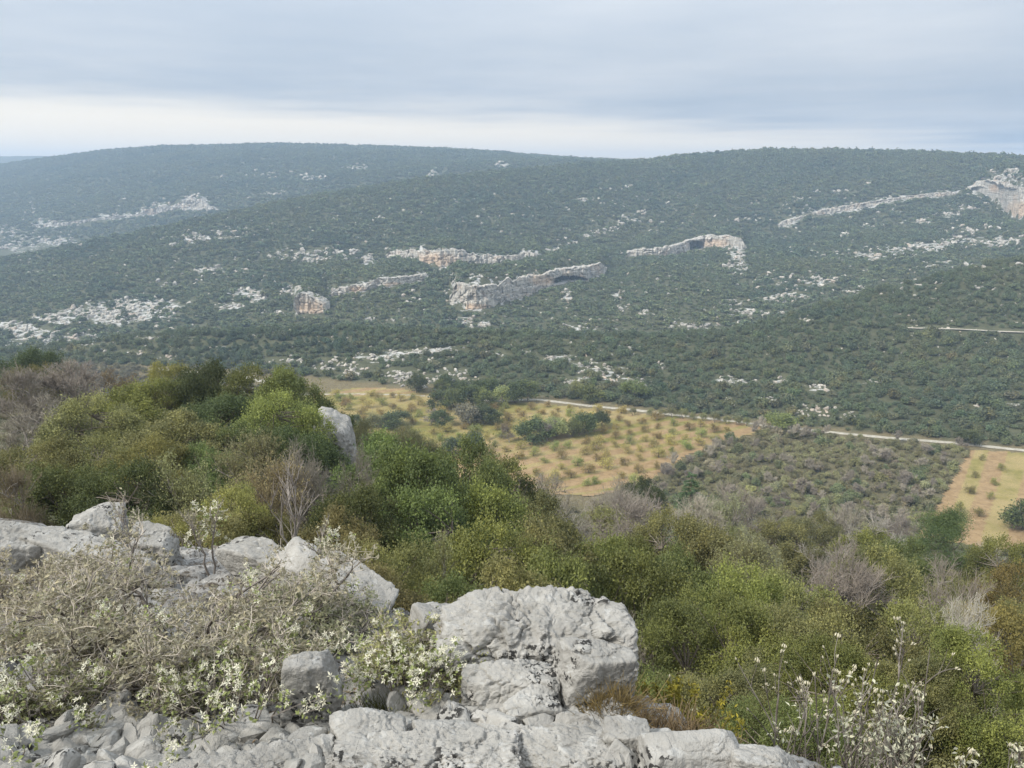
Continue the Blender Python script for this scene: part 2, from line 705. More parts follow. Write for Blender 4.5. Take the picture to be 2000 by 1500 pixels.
def rock_shape(seed, n=24, planes=11, rough=0.10, crack=0.05, pit=0.03, sharp=14.0, size=(1, 1, 1), grain=2.2, pd=(.72, 1.0)):
    """a block: rounded intersection of planes, weathered; size = half extents"""
    if n not in _CS:
        _CS[n] = cube_sphere(n)
    D, F = _CS[n]
    rng = np.random.default_rng(seed)
    N = rdir(rng, planes)
    N = np.concatenate([N, np.eye(3), -np.eye(3)])
    dist = np.concatenate([rng.uniform(pd[0], pd[1], planes), rng.uniform(0.85, 1.0, 6)])
    dots = np.maximum(D @ N.T, 1e-3) / dist[None]
    r = 1.0 / (np.power(np.power(dots, sharp).sum(1), 1.0 / sharp))
    P = D * r[:, None]
    size = np.asarray(size, float)
    S = P * size
    m = float(np.cbrt(size.prod()))
    q = S / m
    off = seed * 3.17
    disp = fbm(q * grain * .8 + off, 6, 0.56, seed) * rough
    wq = q + 0.30 * np.stack([fbm(q * 2 + 5.2 + off, 3, .6, seed), fbm(q * 2 + 9.1 + off, 3, .6, seed), fbm(q * 2 + 1.7 + off, 3, .6, seed)], -1)
    f1, f2, cid = worley(wq * grain * 0.8 + off, seed)
    disp += (cid - 0.5) * crack * 0.9                       # blocks stand proud of each other
    mask = sstep(-.15, .35, fbm(q * 1.3 + off, 2, .5, seed + 2))
    disp -= crack * 1.5 * np.exp(-((f2 - f1) / 0.06) ** 2) * mask
    f1, f2, cid = worley(wq * grain * 2.3 + off, seed + 1)
    disp += (cid - 0.5) * crack * 0.35
    rg = fbm(q * grain * 2.4 + off, 4, 0.6, seed + 5, ridged=True)
    disp += rg * pit * 1.1
    g1, _, _ = worley(wq * grain * 2.1 + off * 1.3, seed + 11)          # scooped hollows with sharp rims
    g2, _, _ = worley(wq * grain * 5.2 + off * 1.7, seed + 12)
    disp += (g1 ** 2 - .3) * crack * .5 + (g2 ** 2 - .3) * crack * .32
    f1b, _, _ = worley(q * grain * 4.5 + off, seed + 9)
    disp -= pit * 1.3 * np.clip(1 - f1b / 0.34, 0, 1) * (fbm(q * 2 + off, 2, 0.5, seed + 3) > 0.12)
    return S + D * (disp * m)[:, None], F


def rock_mesh(name, seed, mat, n=24, **kw):
    V, F = rock_shape(seed, n, **kw)
    return mesh_np(name, V, [F], [mat], smooth=True)




def hull_mesh(name, seed, mat, n=16, size=(1, .8, .5), bevel=True):
    """an angular stone: the hull of a few points, with true flat faces"""
    import bmesh
    rng = np.random.default_rng(seed)
    p = rdir(rng, n) * rng.uniform(.85, 1.0, (n, 1)) * np.asarray(size)
    bm = bmesh.new()
    for q in p:
        bm.verts.new(q)
    r = bmesh.ops.convex_hull(bm, input=bm.verts)
    bmesh.ops.delete(bm, geom=[v for v in bm.verts if not v.link_faces], context='VERTS')
    if bevel:
        bmesh.ops.bevel(bm, geom=bm.edges[:], offset=.05, segments=1, affect='EDGES', profile=.5)
    bmesh.ops.recalc_face_normals(bm, faces=bm.faces[:])
    me = bpy.data.meshes.new(name)
    bm.to_mesh(me)
    bm.free()
    me.materials.append(mat)
    return me

# ------------------------------------------------------------------ terrain
SC = np.array([-.95, -.7, -.5, -.3, -.15, 0, .15, .3, .5, .7, .95])


def vrow(Y, v):
    """a line of the land given by its distance and the image row where it shows"""
    Y = np.broadcast_to(np.asarray(Y, float), SC.shape)
    return Y, slope(np.asarray(v, float)) * Y


def zrow(Y, z):
    return np.broadcast_to(np.asarray(Y, float), SC.shape), np.asarray(z, float) * np.ones_like(SC)


FLOOR = -85.0
base_v = np.array([712, 715, 718, 737, 760, 775, 795, 825, 855, 882, 900])
base_Y = FLOOR / slope(base_v)
crest_v = np.array([720, 690, 650, 632, 638, 645, 650, 640, 550, 478, 420])
crest_Y = np.array([385, 385, 385, 390, 390, 390, 392, 400, 430, 470, 500.])
c1_v = np.array([540, 512, 458, 393, 354, 331, 314, 291, 295, 311, 330])
c1_Y = np.array([760, 800, 850, 950, 1050, 1150, 1250, 1300, 1220, 1080, 1000.])
w0_v = np.array([690, 680, 660, 640, 640, 645, 650, 640, 600, 560, 540])
mid_v = np.array([615, 598, 566, 535, 515, 500, 490, 475, 450, 430, 430])
f2_v = np.array([345, 331, 286, 277, 284, 298, 316, 322, 330, 335, 335])
ROWS = [
    zrow(5, [-4.2, -4.2, -4.4, -5, -5.4, -5.6, -5.8, -5.8, -5.4, -5.2, -5.2]),
    zrow(8, [-5.6, -5.6, -5.8, -6.6, -7.2, -7.4, -7.8, -8.2, -8.0, -7.8, -7.6]),
    zrow(12, [-7.4, -7.6, -7.8, -8.8, -9.6, -10.2, -10.6, -11, -11, -10.8, -10.4]),
    zrow(20, [-10.8, -11.2, -11.6, -12.6, -14, -15, -15.4, -15.8, -16.2, -16.2, -16]),
    zrow(30, [-14, -14.5, -14.8, -16.4, -18.6, -20, -20.6, -21.5, -22.5, -23, -22]),
    zrow(45, [-17.5, -17.8, -17.8, -18.4, -23, -26, -27, -28, -30, -31.5, -31]),
    zrow(60, [-19.5, -19.6, -20.0, -25.5, -29.5, -33, -33.5, -35.5, -37.5, -39, -39]),
    zrow(80, [-23, -24, -29, -39, -39, -41.5, -42, -44, -47, -48, -48]),
    zrow(110, [-34, -38, -49, -57, -54, -54.5, -56, -60, -63, -64, -64]),
    zrow(150, [-62, -66, -72, -76, -72, -72, -74, -78, -82, -82.5, -83]),
    zrow(200, [-84, -84.5, -85, -85, -85, -85, -85, -85, -85, -85, -85]),
    (base_Y, np.full_like(SC, FLOOR)),
    vrow(base_Y * 0.55 + crest_Y * 0.45, base_v * 0.5 + crest_v * 0.5 + 4),
    vrow(crest_Y, crest_v),
    (crest_Y + 55, slope(crest_v) * crest_Y - np.array([6, 14, 26, 34, 34, 34, 36, 40, 45, 45, 45])),
    vrow(crest_Y + 120, w0_v + 6),
    vrow(crest_Y * .42 + c1_Y * .58, mid_v),
    vrow(c1_Y * .9 + 40, c1_v + np.array([22, 22, 20, 17, 14, 12, 10, 8, 8, 8, 8])),
    vrow(c1_Y, c1_v),
    (c1_Y + 160, slope(c1_v) * c1_Y - np.array([70, 65, 60, 55, 50, 40, 35, 45, 50, 50, 50])),
    vrow(c1_Y * .45 + 1600 * .55, np.array([480, 455, 425, 372, 340, 318, 314, 318, 330, 335, 340])),
    vrow(1720, f2_v + np.array([30, 28, 24, 18, 14, 8, 6, 6, 6, 6, 6])),
    vrow(1920, f2_v),
    zrow(2300, np.array([-90, -80, -40, -20, -20, -20, -30, -40, -40, -40, -40])),
    vrow(3000, np.array([303, 301, 300, 310, 318, 322, 325, 328, 330, 330, 330])),
    zrow(5000, -200.0),
]
NS, NY = 448, 384
SG = np.linspace(-1.12, 1.12, NS)
YG = np.exp(np.linspace(np.log(5.0), np.log(4700.0), NY))


def smooth_cols(vals):
    a = np.interp(SG, SC, vals)
    k = np.hanning(51)
    k /= k.sum()
    return np.convolve(np.pad(a, 25, 'edge'), k, 'valid')


RY = np.stack([smooth_cols(r[0]) for r in ROWS])
RZ = np.stack([smooth_cols(r[1]) for r in ROWS])
HG = np.zeros((NS, NY))
for i in range(NS):
    HG[i] = np.interp(np.log(YG), np.log(RY[:, i]), RZ[:, i])
k = np.hanning(7)
k /= k.sum()
HG = np.apply_along_axis(lambda a: np.convolve(np.pad(a, 3, 'edge'), k, 'valid'), 1, HG)
XX = SG[:, None] * YG[None, :]
YY = np.broadcast_to(YG[None, :], XX.shape)
baseY_s = smooth_cols(base_Y)
hill = sstep(0, 60, YY - baseY_s[:, None])
near = 1 - sstep(120, 180, YY)
c1s = smooth_cols(c1_Y)
crestfade = 1 - 0.85 * sstep(0.72, 0.97, YY / c1s[:, None])
PW = np.stack([XX, YY, np.zeros_like(XX)], -1)
gul = fbm(PW / 190.0, 4, 0.5, 3)
HG += hill * ((gul * 4.0 + fbm(PW / np.array([120.0, 420.0, 1.0]), 4, 0.5, 33, ridged=True) * 10.0) * sstep(430, 700, YY) * crestfade + fbm(PW / 45.0, 4, 0.5, 9) * 2.6 * sstep(280, 420, YY))
HG += sstep(1350, 1600, YY) * (1 - .7 * sstep(1650, 1850, YY)) * fbm(PW / 300.0, 4, 0.5, 21) * 14
HG += near * fbm(PW / 9.0, 4, 0.5, 5) * 0.9 + (1 - hill) * (1 - near) * fbm(PW / 60.0, 3, 0.5, 6) * 0.25


def ground(X, Y):
    """height of the land sheet at X, Y (the same triangles that are drawn, to within centimetres)"""
    X, Y = np.asarray(X, float), np.asarray(Y, float)
    s = np.clip((X / Y - SG[0]) / (SG[1] - SG[0]), 0, NS - 1.001)
    t = np.clip((np.log(Y) - np.log(YG[0])) / (np.log(YG[1]) - np.log(YG[0])), 0, NY - 1.001)
    i, j = s.astype(int), t.astype(int)
    fs, ft = s - i, t - j
    return (HG[i, j] * (1 - fs) * (1 - ft) + HG[i + 1, j] * fs * (1 - ft)
            + HG[i, j + 1] * (1 - fs) * ft + HG[i + 1, j + 1] * fs * ft)


MARCH = np.exp(np.linspace(np.log(6.0), np.log(4500.0), 900))


def hit(u, v, ymin=6.0):
    """first meeting of the sight lines with the land"""
    u, v = np.atleast_1d(np.asarray(u, float)), np.atleast_1d(np.asarray(v, float))
    s, sl = s_of(u, v), slope(v)
    Y = MARCH[MARCH >= ymin]
    Z = ground(s[:, None] * Y[None], np.broadcast_to(Y, (len(u), len(Y))))
    below = sl[:, None] * Y[None] < Z
    j = np.argmax(below, 1)
    j = np.where(below.any(1), j, len(Y) - 1)
    j0 = np.maximum(j - 1, 0)
    r = np.arange(len(u))
    d0 = sl * Y[j0] - Z[r, j0]
    d1 = sl * Y[j] - Z[r, j]
    f = np.clip(d0 / np.where(np.abs(d0 - d1) < 1e-9, 1, d0 - d1), 0, 1)
    y = Y[j0] + (Y[j] - Y[j0]) * f
    return np.stack([s * y, y, ground(s * y, y)], -1)


# cliff lines of the gorge: (u, row of the foot, row of the top)
CLIFFS = {
    "band": dict(pts=[(748, 506, 494), (790, 512, 490), (826, 522, 489), (860, 526, 488), (884, 528, 488), (920, 524, 496),
                      (960, 527, 500), (1012, 522, 500), (1020, 518, 494), (1062, 514, 496)],
                 caves=[], ochre=[(855, 508, 40, 14)], label="long pale limestone cliff band with pinkish stains above the cave cliff"),
    "cave": dict(pts=[(878, 590, 556), (896, 604, 556), (930, 608, 560), (955, 604, 558), (985, 594, 552), (1022, 582, 542), (1060, 562, 537),
                      (1100, 556, 524), (1148, 548, 522), (1172, 540, 514), (1186, 528, 512)],
                 caves=[(1114, 550, 36, 11)], ochre=[(930, 600, 30, 7), (1060, 548, 26, 10)], label="limestone cliff with a dark arched cave mouth above the gorge"),
    "shelter": dict(pts=[(1222, 500, 492), (1262, 500, 486), (1300, 502, 484), (1324, 498, 478), (1350, 488, 468), (1390, 484, 460), (1424, 482, 462),
                         (1446, 492, 466), (1458, 486, 468)],
                    caves=[(1362, 474, 14, 3)], ochre=[(1395, 476, 30, 9)], label="stepped cliff with a low reddish rock shelter on the right hillside"),
    "tower": dict(pts=[(574, 598, 580), (584, 610, 576), (604, 616, 577), (626, 617, 588), (636, 612, 596)],
                  caves=[], ochre=[(606, 604, 24, 18)], label="bright free-standing limestone tower at the foot of the left slope"),
    "left": dict(pts=[(640, 580, 568), (676, 578, 562), (722, 566, 552), (740, 562, 544), (775, 560, 542), (800, 552, 540), (836, 545, 534)],
                 caves=[], ochre=[(700, 566, 22, 7), (768, 556, 20, 5)], label="broken low cliff between the limestone tower and the cave cliff"),
    "headland": dict(pts=[(1898, 372, 366), (1925, 376, 354), (1950, 398, 352), (1968, 420, 358), (1990, 428, 366), (2030, 430, 372), (2080, 430, 376)],
                     caves=[(1915, 370, 16, 6)], ochre=[(2000, 412, 34, 18), (1945, 368, 12, 8)], label="large grey and orange headland cliff at the right edge"),
    "faraway": dict(pts=[(96, 444, 437), (130, 440, 434), (160, 438, 430), (200, 433, 424), (232, 426, 421), (262, 424, 420), (285, 421, 410), (310, 416, 404), (338, 412, 401), (366, 408, 390), (392, 408, 388), (408, 411, 402), (428, 412, 407)],
                    caves=[], ochre=[], label="hazy pale cliff line under the far left ridge"),
    "ledge": dict(pts=[(1520, 442, 434), (1560, 434, 424), (1605, 418, 410), (1650, 410, 402), (1700, 402, 394), (1760, 392, 385), (1820, 384, 377), (1872, 378, 373)],
                  caves=[], ochre=[], label="long thin limestone ledge climbing the right hillside"),
}
for c in CLIFFS.values():
    a = np.array(c["pts"], float)
    c["u"], c["vb"], c["vt"] = a[:, 0], a[:, 1], a[:, 2]
    P0 = hit(a[:, 0], a[:, 1], 300)
    yk = np.convolve(np.pad(P0[:, 1], 1, 'edge'), [0.25, 0.5, 0.25], 'valid')
    if c is CLIFFS["tower"]:
        yk = np.full_like(yk, np.median(yk))
    c["Y"] = yk
    c["s"] = s_of(a[:, 0], a[:, 1])
    c["h"] = (slope(a[:, 2]) - slope(a[:, 1])) * yk
for c in CLIFFS.values():
    Yl = np.interp(SG, c["s"], c["Y"])
    hh = np.interp(SG, c["s"], c["h"], left=0, right=0)
    w = (c["s"][-1] - c["s"][0])
    fade = sstep(c["s"][0] - .02 * w, c["s"][0] + .05 * w, SG) * (1 - sstep(c["s"][-1] - .05 * w, c["s"][-1] + .02 * w, SG))
    d = YY - Yl[:, None]
    cave_off = np.zeros_like(SG)
    for cu, cv, w_, h_ in c["caves"]:
        s_c, s_w = s_of(cu, cv), w_ / FOC
        cave_off = np.maximum(cave_off, 20 * np.clip(1.5 - np.abs((SG - s_c) / s_w), 0, 1))
    d = d - cave_off[:, None]
    HG += (hh * fade)[:, None] * sstep(2, 16, d) * (1 - sstep(30, 190, d)) * 0.97

# where bare rock shows on the hillsides: (u, v, half width, half height, density)
ROCKY = [
    (30, 640, 40, 10, .9), (70, 655, 50, 14, .6), (110, 622, 45, 10, .8), (160, 612, 50, 12, .6), (220, 612, 60, 22, .75), (300, 605, 55, 20, .75), (250, 590, 40, 10, .6),
    (40, 470, 50, 26, .45), (110, 470, 40, 8, .7), (20, 450, 30, 8, .6), (90, 440, 26, 10, .7), (320, 404, 36, 8, .6), (380, 390, 26, 12, .7), (390, 410, 40, 4, .7),
    (385, 466, 28, 8, .85), (355, 478, 26, 3, .6), (440, 458, 45, 7, .55), (478, 448, 14, 4, .5), (540, 378, 26, 5, .6), (500, 345, 90, 10, .2), (610, 348, 26, 5, .55), (695, 328, 32, 7, .5),
    (848, 340, 12, 6, .6), (980, 322, 28, 4, .6), (580, 500, 60, 10, .5), (610, 505, 30, 9, .6), (650, 494, 22, 7, .55), (690, 490, 12, 6, .8), (722, 508, 24, 10, .7),
    (410, 528, 38, 8, .6), (470, 530, 12, 5, .5), (480, 572, 40, 9, .65), (505, 582, 16, 10, .7), (452, 598, 26, 7, .75), (325, 556, 25, 5, .4), (390, 548, 16, 5, .4), (570, 566, 20, 8, .7),
    (545, 612, 10, 5, .7), (720, 625, 8, 3, .9), (810, 585, 25, 10, .25), (900, 628, 30, 8, .5), (940, 634, 26, 6, .6), (885, 545, 6, 16, .7), (1108, 578, 10, 12, .8), (1204, 580, 8, 10, .7),
    (1215, 600, 20, 8, .5), (1255, 612, 12, 4, .5), (1140, 640, 40, 9, .45), (930, 540, 12, 4, .6), (1080, 490, 14, 8, .6), (1110, 475, 16, 5, .5), (1145, 462, 16, 4, .6), (1190, 452, 40, 6, .35),
    (1230, 430, 40, 14, .35), (1250, 415, 14, 6, .5), (1225, 366, 14, 3, .9), (1190, 369, 18, 2, .5), (1140, 390, 22, 3, .6), (1440, 500, 16, 14, .7), (1440, 518, 26, 12, .6), (1445, 533, 22, 5, .5),
    (1520, 548, 60, 14, .3), (1600, 500, 60, 10, .25), (1545, 578, 40, 8, .6), (1600, 545, 40, 8, .55), (1520, 586, 30, 5, .6), (1590, 552, 26, 8, .6), (1460, 610, 40, 10, .5), (1430, 590, 30, 10, .35),
    (1640, 545, 30, 5, .5), (1700, 500, 40, 8, .6), (1750, 490, 50, 9, .7), (1800, 484, 50, 9, .75), (1850, 476, 30, 5, .6), (1880, 468, 30, 10, .5), (1950, 472, 50, 8, .75), (1890, 450, 50, 10, .35),
    (1700, 444, 30, 4, .65), (1650, 456, 18, 4, .5), (1790, 434, 40, 4, .6), (1850, 420, 30, 6, .55), (1900, 408, 26, 4, .5), (1560, 390, 34, 6, .45), (1640, 375, 60, 4, .4), (1700, 360, 20, 2, .6),
    (1960, 345, 40, 14, .45), (1985, 332, 26, 8, .4), (1460, 430, 30, 6, .4), (1370, 636, 60, 8, .4), (1330, 640, 40, 5, .5), (1520, 614, 12, 10, .4), (1570, 628, 20, 3, .6), (1640, 627, 14, 3, .6),
    (1660, 570, 20, 4, .5), (1690, 560, 30, 5, .4), (1810, 520, 20, 4, .6), (1850, 512, 20, 3, .6), (1900, 520, 40, 6, .3), (1990, 515, 12, 3, .6), (1800, 560, 60, 8, .2), (1930, 560, 40, 8, .25),
    # the near hill beyond the road
    (505, 708, 14, 5, .8), (560, 706, 40, 6, .7), (640, 712, 45, 12, .7), (690, 722, 50, 14, .75), (740, 700, 50, 7, .8), (800, 688, 50, 5, .85), (860, 684, 42, 4, .9), (780, 735, 40, 16, .9), (830, 745, 50, 14, .9),
    (880, 730, 36, 12, .8), (920, 745, 40, 8, .7), (850, 705, 20, 6, .6), (970, 690, 22, 6, .6), (1030, 690, 14, 4, .6), (1090, 700, 34, 6, .8), (1140, 712, 26, 7, .7), (1180, 730, 50, 14, .7), (1120, 745, 30, 10, .6),
    (1240, 745, 40, 12, .5), (1230, 680, 14, 3, .5), (1280, 718, 30, 6, .4), (1430, 745, 40, 9, .7), (1460, 748, 18, 6, .7), (1530, 745, 20, 8, .6), (1590, 758, 30, 5, .7), (1700, 747, 26, 4, .6), (1500, 782, 18, 6, .5),
    (1420, 790, 40, 8, .6), (1590, 800, 50, 10, .6), (1640, 815, 40, 8, .6), (1560, 812, 40, 8, .5), (1780, 815, 30, 6, .45), (1830, 820, 30, 6, .45), (1930, 797, 30, 5, .7), (1985, 792, 14, 5, .8), (1990, 845, 12, 5, .7),
    (60, 672, 60, 10, .5), (150, 665, 60, 16, .5), (280, 690, 60, 6, .4), (300, 660, 40, 5, .5), (330, 700, 30, 4, .5),
]
RK = np.array(ROCKY)


def rockiness(u, v):
    """0..1 share of bare rock around an image position"""
    r = np.zeros(np.shape(u))
    for a, b_, w, h, dn in ROCKY:
        d2 = ((u - a) / (w * 1.05)) ** 2 + ((v - b_) / (h * 1.1)) ** 2
        r = np.maximum(r, dn * np.clip(1.6 - d2, 0, 1))
    return r


def in_poly(u, v, poly):
    u, v = np.asarray(u, float), np.asarray(v, float)
    c = np.zeros(u.shape, bool)
    n = len(poly)
    for i in range(n):
        x0, y0 = poly[i]
        x1, y1 = poly[(i + 1) % n]
        if y0 == y1:
            continue
        hitx = (x1 - x0) * (v - y0) / (y1 - y0) + x0
        c ^= ((y0 > v) != (y1 > v)) & (u < hitx)
    return c


def floor_pts(poly):
    a = np.array(poly, float)
    Y = FLOOR / slope(a[:, 1])
    return np.stack([s_of(a[:, 0], a[:, 1]) * Y, Y], 1)


ORCHARD = floor_pts([(480, 772), (610, 773), (660, 763), (700, 757), (790, 761), (870, 774), (960, 786), (1045, 787), (1130, 797), (1240, 807), (1330, 816), (1440, 826), (1488, 832),
                     (1480, 846), (1400, 866), (1330, 897), (1250, 950), (1150, 985), (1000, 975), (860, 930), (700, 880), (520, 830)])
FIELD = floor_pts([(1896, 879), (2000, 886), (2180, 900), (2300, 1120), (1960, 1090), (1790, 1062)])
SCRUB = floor_pts([(1490, 836), (1600, 846), (1740, 860), (1893, 879), (1790, 1062), (1640, 1075), (1400, 1040), (1240, 985), (1180, 990), (1260, 950), (1335, 900), (1405, 868), (1482, 848)])
VERGE = floor_pts([(1040, 783), (1130, 790), (1240, 803), (1130, 797), (1060, 792)])

PU, PV = project(np.stack([XX, YY, HG], -1))
rock_at = np.where(YY > 240, rockiness(PU, PV), 0) * hill
cl = np.zeros_like(XX)
for c in CLIFFS.values():
    Yl = np.interp(SG, c["s"], c["Y"])
    ins = (SG > c["s"][0]) & (SG < c["s"][-1])
    d = YY - Yl[:, None]
    cl = np.maximum(cl, ins[:, None] * sstep(-4, 1, d) * (1 - sstep(10, 20, d)))
rock_at = np.maximum(rock_at, cl * 0.9)
scrub_at = in_poly(XX, YY, [tuple(p) for p in SCRUB])
dry_at = np.where(hill < 0.02, 1, 0) * sstep(150, 190, YY) * np.where(scrub_at, 0.55, 1.0)
fi = grid_faces(NS, NY)
terrain_me = mesh_np("terrain", np.stack([XX, YY, HG], -1).reshape(-1, 3), [fi], [M_GROUND],
                     attrs={"rock": rock_at.ravel(), "dry": dry_at.ravel()}, smooth=True)
link("terrain", terrain_me, kind="structure", label="wooded limestone hills, gorge and valley floor below the viewpoint")


def sheet(name, poly, step, lift, mat, rowdir=None, rowgap=8.0, rowoff=0.0, grassf=None, **tags):
    """a field laid on the valley floor: cells of a grid whose centres fall in the outline"""
    lo, hi = poly.min(0), poly.max(0)
    nx, ny = int((hi[0] - lo[0]) / step) + 2, int((hi[1] - lo[1]) / step) + 2
    gx, gy = np.meshgrid(lo[0] + np.arange(nx) * step, lo[1] + np.arange(ny) * step, indexing='ij')
    f = grid_faces(nx, ny)
    cx, cyy = gx.ravel()[f].mean(1), gy.ravel()[f].mean(1)
    wob = fbm(np.stack([cx, cyy, cx * 0], 1) / 7.0, 3, 0.5, 8) * 1.6
    f = f[in_poly(cx + wob, cyy + wob, [tuple(p) for p in poly])]
    use, inv = np.unique(f, return_inverse=True)
    f = inv.reshape(f.shape)
    x, y = gx.ravel()[use], gy.ravel()[use]
    row = np.zeros_like(x)
    furrow = 0
    if rowdir is not None:
        nrm_ = np.array([-rowdir[1], rowdir[0]])
        row = (x * nrm_[0] + y * nrm_[1]) / rowgap - rowoff
        furrow = 0.10 * np.cos(row * 2 * np.pi * 4)
    z = ground(x, y) + lift + 0.10 + furrow * 0.6 + fbm(np.stack([x, y, x * 0], 1) / 3.0, 3, 0.5, 4) * 0.08
    gr = np.zeros_like(x) if grassf is None else grassf(x, y)
    me = mesh_np(name, np.stack([x, y, z], 1), [f], [mat], attrs={"row": row, "grass": gr}, smooth=True)
    return link(name, me, **tags)


# the tree rows run towards the upper right
ra, rb = floor_pts([(1085, 945), (1300, 893)])
ROWDIR = norm((rb - ra)[None])[0]
ROWN = np.array([-ROWDIR[1], ROWDIR[0]])
ROWGAP = 6.9


def orchard_grass(x, y):
    u, v = project(np.stack([x, y, np.full_like(x, FLOOR)], -1))
    g = 0.62 - sstep(830, 930, v + 0.10 * (u - 1100)) * 0.75
    g = g - 0.8 * np.exp(-(((u - 710) / 90) ** 2 + ((v - 764) / 7) ** 2))
    g = g - 0.35 * sstep(1150, 1450, u)
    return g + 0.15


orchard = sheet("orchard_field", ORCHARD, 1.6, 0.05, M_FIELD, ROWDIR, ROWGAP, 0.0, orchard_grass, kind="structure",
                label="orange tilled soil of the orchard with strips of dry grass")
fa, fb = floor_pts([(1935, 880), (1880, 1060)])
FDIR = norm((fb - fa)[None])[0]


def field_grass(x, y):
    u, v = project(np.stack([x, y, np.full_like(x, FLOOR)], -1))
    mid = 1992 - (v - 885) * 0.33
    return 0.22 + 1.2 * np.exp(-((u - mid) / 20) ** 2) - 0.3 * sstep(1040, 1075, v)


field = sheet("grass_field", FIELD, 1.2, 0.05, M_FIELD, FDIR, 9.0, 0.3, field_grass, kind="structure",
              label="straw coloured field strip at the right edge of the valley")


def road(name, pts, width, label, on_floor=True, lift=0.16):
    a = np.array(pts, float)
    if on_floor:
        p = floor_pts(pts)
    else:
        p = hit(a[:, 0], a[:, 1], 200)[:, :2]
    t = np.concatenate([[0], np.cumsum(np.linalg.norm(np.diff(p, axis=0), axis=1))])
    tt = np.arange(0, t[-1], 2.0)
    q = np.stack([np.interp(tt, t, p[:, 0]), np.interp(tt, t, p[:, 1])], 1)
    for _ in range(6):
        q[1:-1] = (q[:-2] + q[2:] + 2 * q[1:-1]) / 4
    d = norm(np.gradient(q, axis=0))
    nn = np.stack([-d[:, 1], d[:, 0]], 1)
    w = width * (1 + 0.45 * fbm(np.stack([tt, tt * 0, tt * 0], 1) / 7.0, 3, 0.6, 2))
    offs = np.array([-0.5, -0.25, 0, 0.25, 0.5])
    V = q[:, None] + nn[:, None] * (offs[None, :, None] * w[:, None, None])
    z = ground(V[..., 0], V[..., 1]).max(1, keepdims=True) + lift + np.array([-.12, 0, .04, 0, -.12])[None]
    V3 = np.concatenate([V, z[..., None]], -1)
    me = mesh_np(name, V3.reshape(-1, 3), [grid_faces(len(q), 5)], [M_ROAD], smooth=True)
    return link(name, me, kind="structure", label=label)


road("road", [(560, 771), (700, 770), (800, 772), (900, 780), (985, 784), (1045, 780), (1100, 787), (1170, 795), (1240, 801), (1330, 812), (1430, 823), (1500, 833), (1600, 843), (1740, 857), (1860, 866), (1990, 880), (2120, 893)],
     2.5, "pale gravel road along the far side of the orchard")
road("farm_track", [(300, 722), (430, 733), (480, 737), (515, 745), (560, 760)], 3.4, "pale track joining the valley on the left")
road("hillside_track", [(1770, 641), (1830, 643), (1900, 645), (1960, 649), (2040, 652)], 2.6, "pale bulldozed track across the right hillside", on_floor=False, lift=0.15)
# ------------------------------------------------------------------ cliffs of the gorge
def build_cliff(key, c, seed):
    s0, s1 = c["s"][0], c["s"][-1]
    ymid = c["Y"].mean()
    n = int(max(24, (s1 - s0) * ymid / 1.0))
    s = np.linspace(s0, s1, n)
    Y = np.interp(s, c["s"], c["Y"])
    Y = Y + fbm(np.stack([s * ymid / 14.0, s * 0, s * 0], 1), 3, 0.5, seed) * 4.0
    h = np.interp(s, c["s"], c["h"])
    ends = sstep(s0, s0 + .04 * (s1 - s0), s) * (1 - sstep(s1 - .04 * (s1 - s0), s1, s))
    h = h * (0.35 + 0.65 * ends) * np.clip(1.0 + 0.42 * fbm(np.stack([s * ymid / 9.0, s * 0, s * 0], 1), 5, 0.62, seed + 2), .25, 1.5)
    vb = np.interp(s, c["s"], c["vb"])
    zb = slope(vb) * Y
    mf = 30
    t = np.concatenate([np.linspace(-0.25, 1, mf), np.ones(7)])
    back = np.concatenate([np.zeros(mf), np.linspace(1.2, 15, 7)])
    X = np.broadcast_to((s * Y)[:, None], (n, len(t)))
    Z = zb[:, None] + h[:, None] * t[None] - 0.05 * back[None]
    yy = Y[:, None] + 1.5 + back[None] + 0.22 * (Z - zb[:, None])
    Q = np.stack([X, yy, Z], -1)
    butt = fbm(np.stack([X / 5.0, Z / 26.0, yy * 0], -1), 4, 0.55, seed + 3, ridged=True)
    strat = fbm(np.stack([X / 40.0, Z / 2.2, yy * 0], -1), 3, 0.5, seed + 4)
    f1, f2, cid = worley(np.stack([X / 5.5, Z / 6.0, yy * 0], -1), seed)
    out = butt * 3.4 + strat * 1.3 + (cid - 0.5) * 2.6 - 1.6 * np.exp(-((f2 - f1) / 0.08) ** 2)
    face = np.concatenate([np.ones(mf), np.linspace(0.8, 0, 7)])
    Q[..., 1] -= out * face
    Q[..., 2] += np.where(back > 0, 1, 0) * fbm(np.stack([X / 3.0, yy / 3.0, Z * 0], -1), 3, 0.5, seed) * 0.6
    # caves are real hollows
    u, v = project(np.stack([X, np.broadcast_to(Y[:, None], X.shape), Z], -1))
    for cu, cv, w, hh in c["caves"]:
        e = ((u - cu) / w) ** 2 + (np.maximum(cv - v, 0) / hh) ** 2
        Q[..., 1] += 17.0 * np.clip((1 - e) * 2.2, 0, 1) * face
    och = np.zeros_like(X)
    for cu, cv, w, hh in c["ochre"]:
        och = np.maximum(och, np.clip(1.4 - ((u - cu) / w) ** 2 - ((v - cv) / hh) ** 2, 0, 1))
    och = och * (0.55 + 0.45 * fbm(Q / 4.0, 3, 0.5, seed + 7))
    me = mesh_np("cliff", Q.reshape(-1, 3), [grid_faces(n, len(t))[:, ::-1]], [M_CLIFF], attrs={"ochre": np.clip(och, 0, 0.8).ravel()}, smooth=False)
    link("cliff", me, label=c["label"], cat="cliff", group="limestone cliffs of the gorge")


for i, (key, c) in enumerate(CLIFFS.items()):
    build_cliff(key, c, 40 + 13 * i)


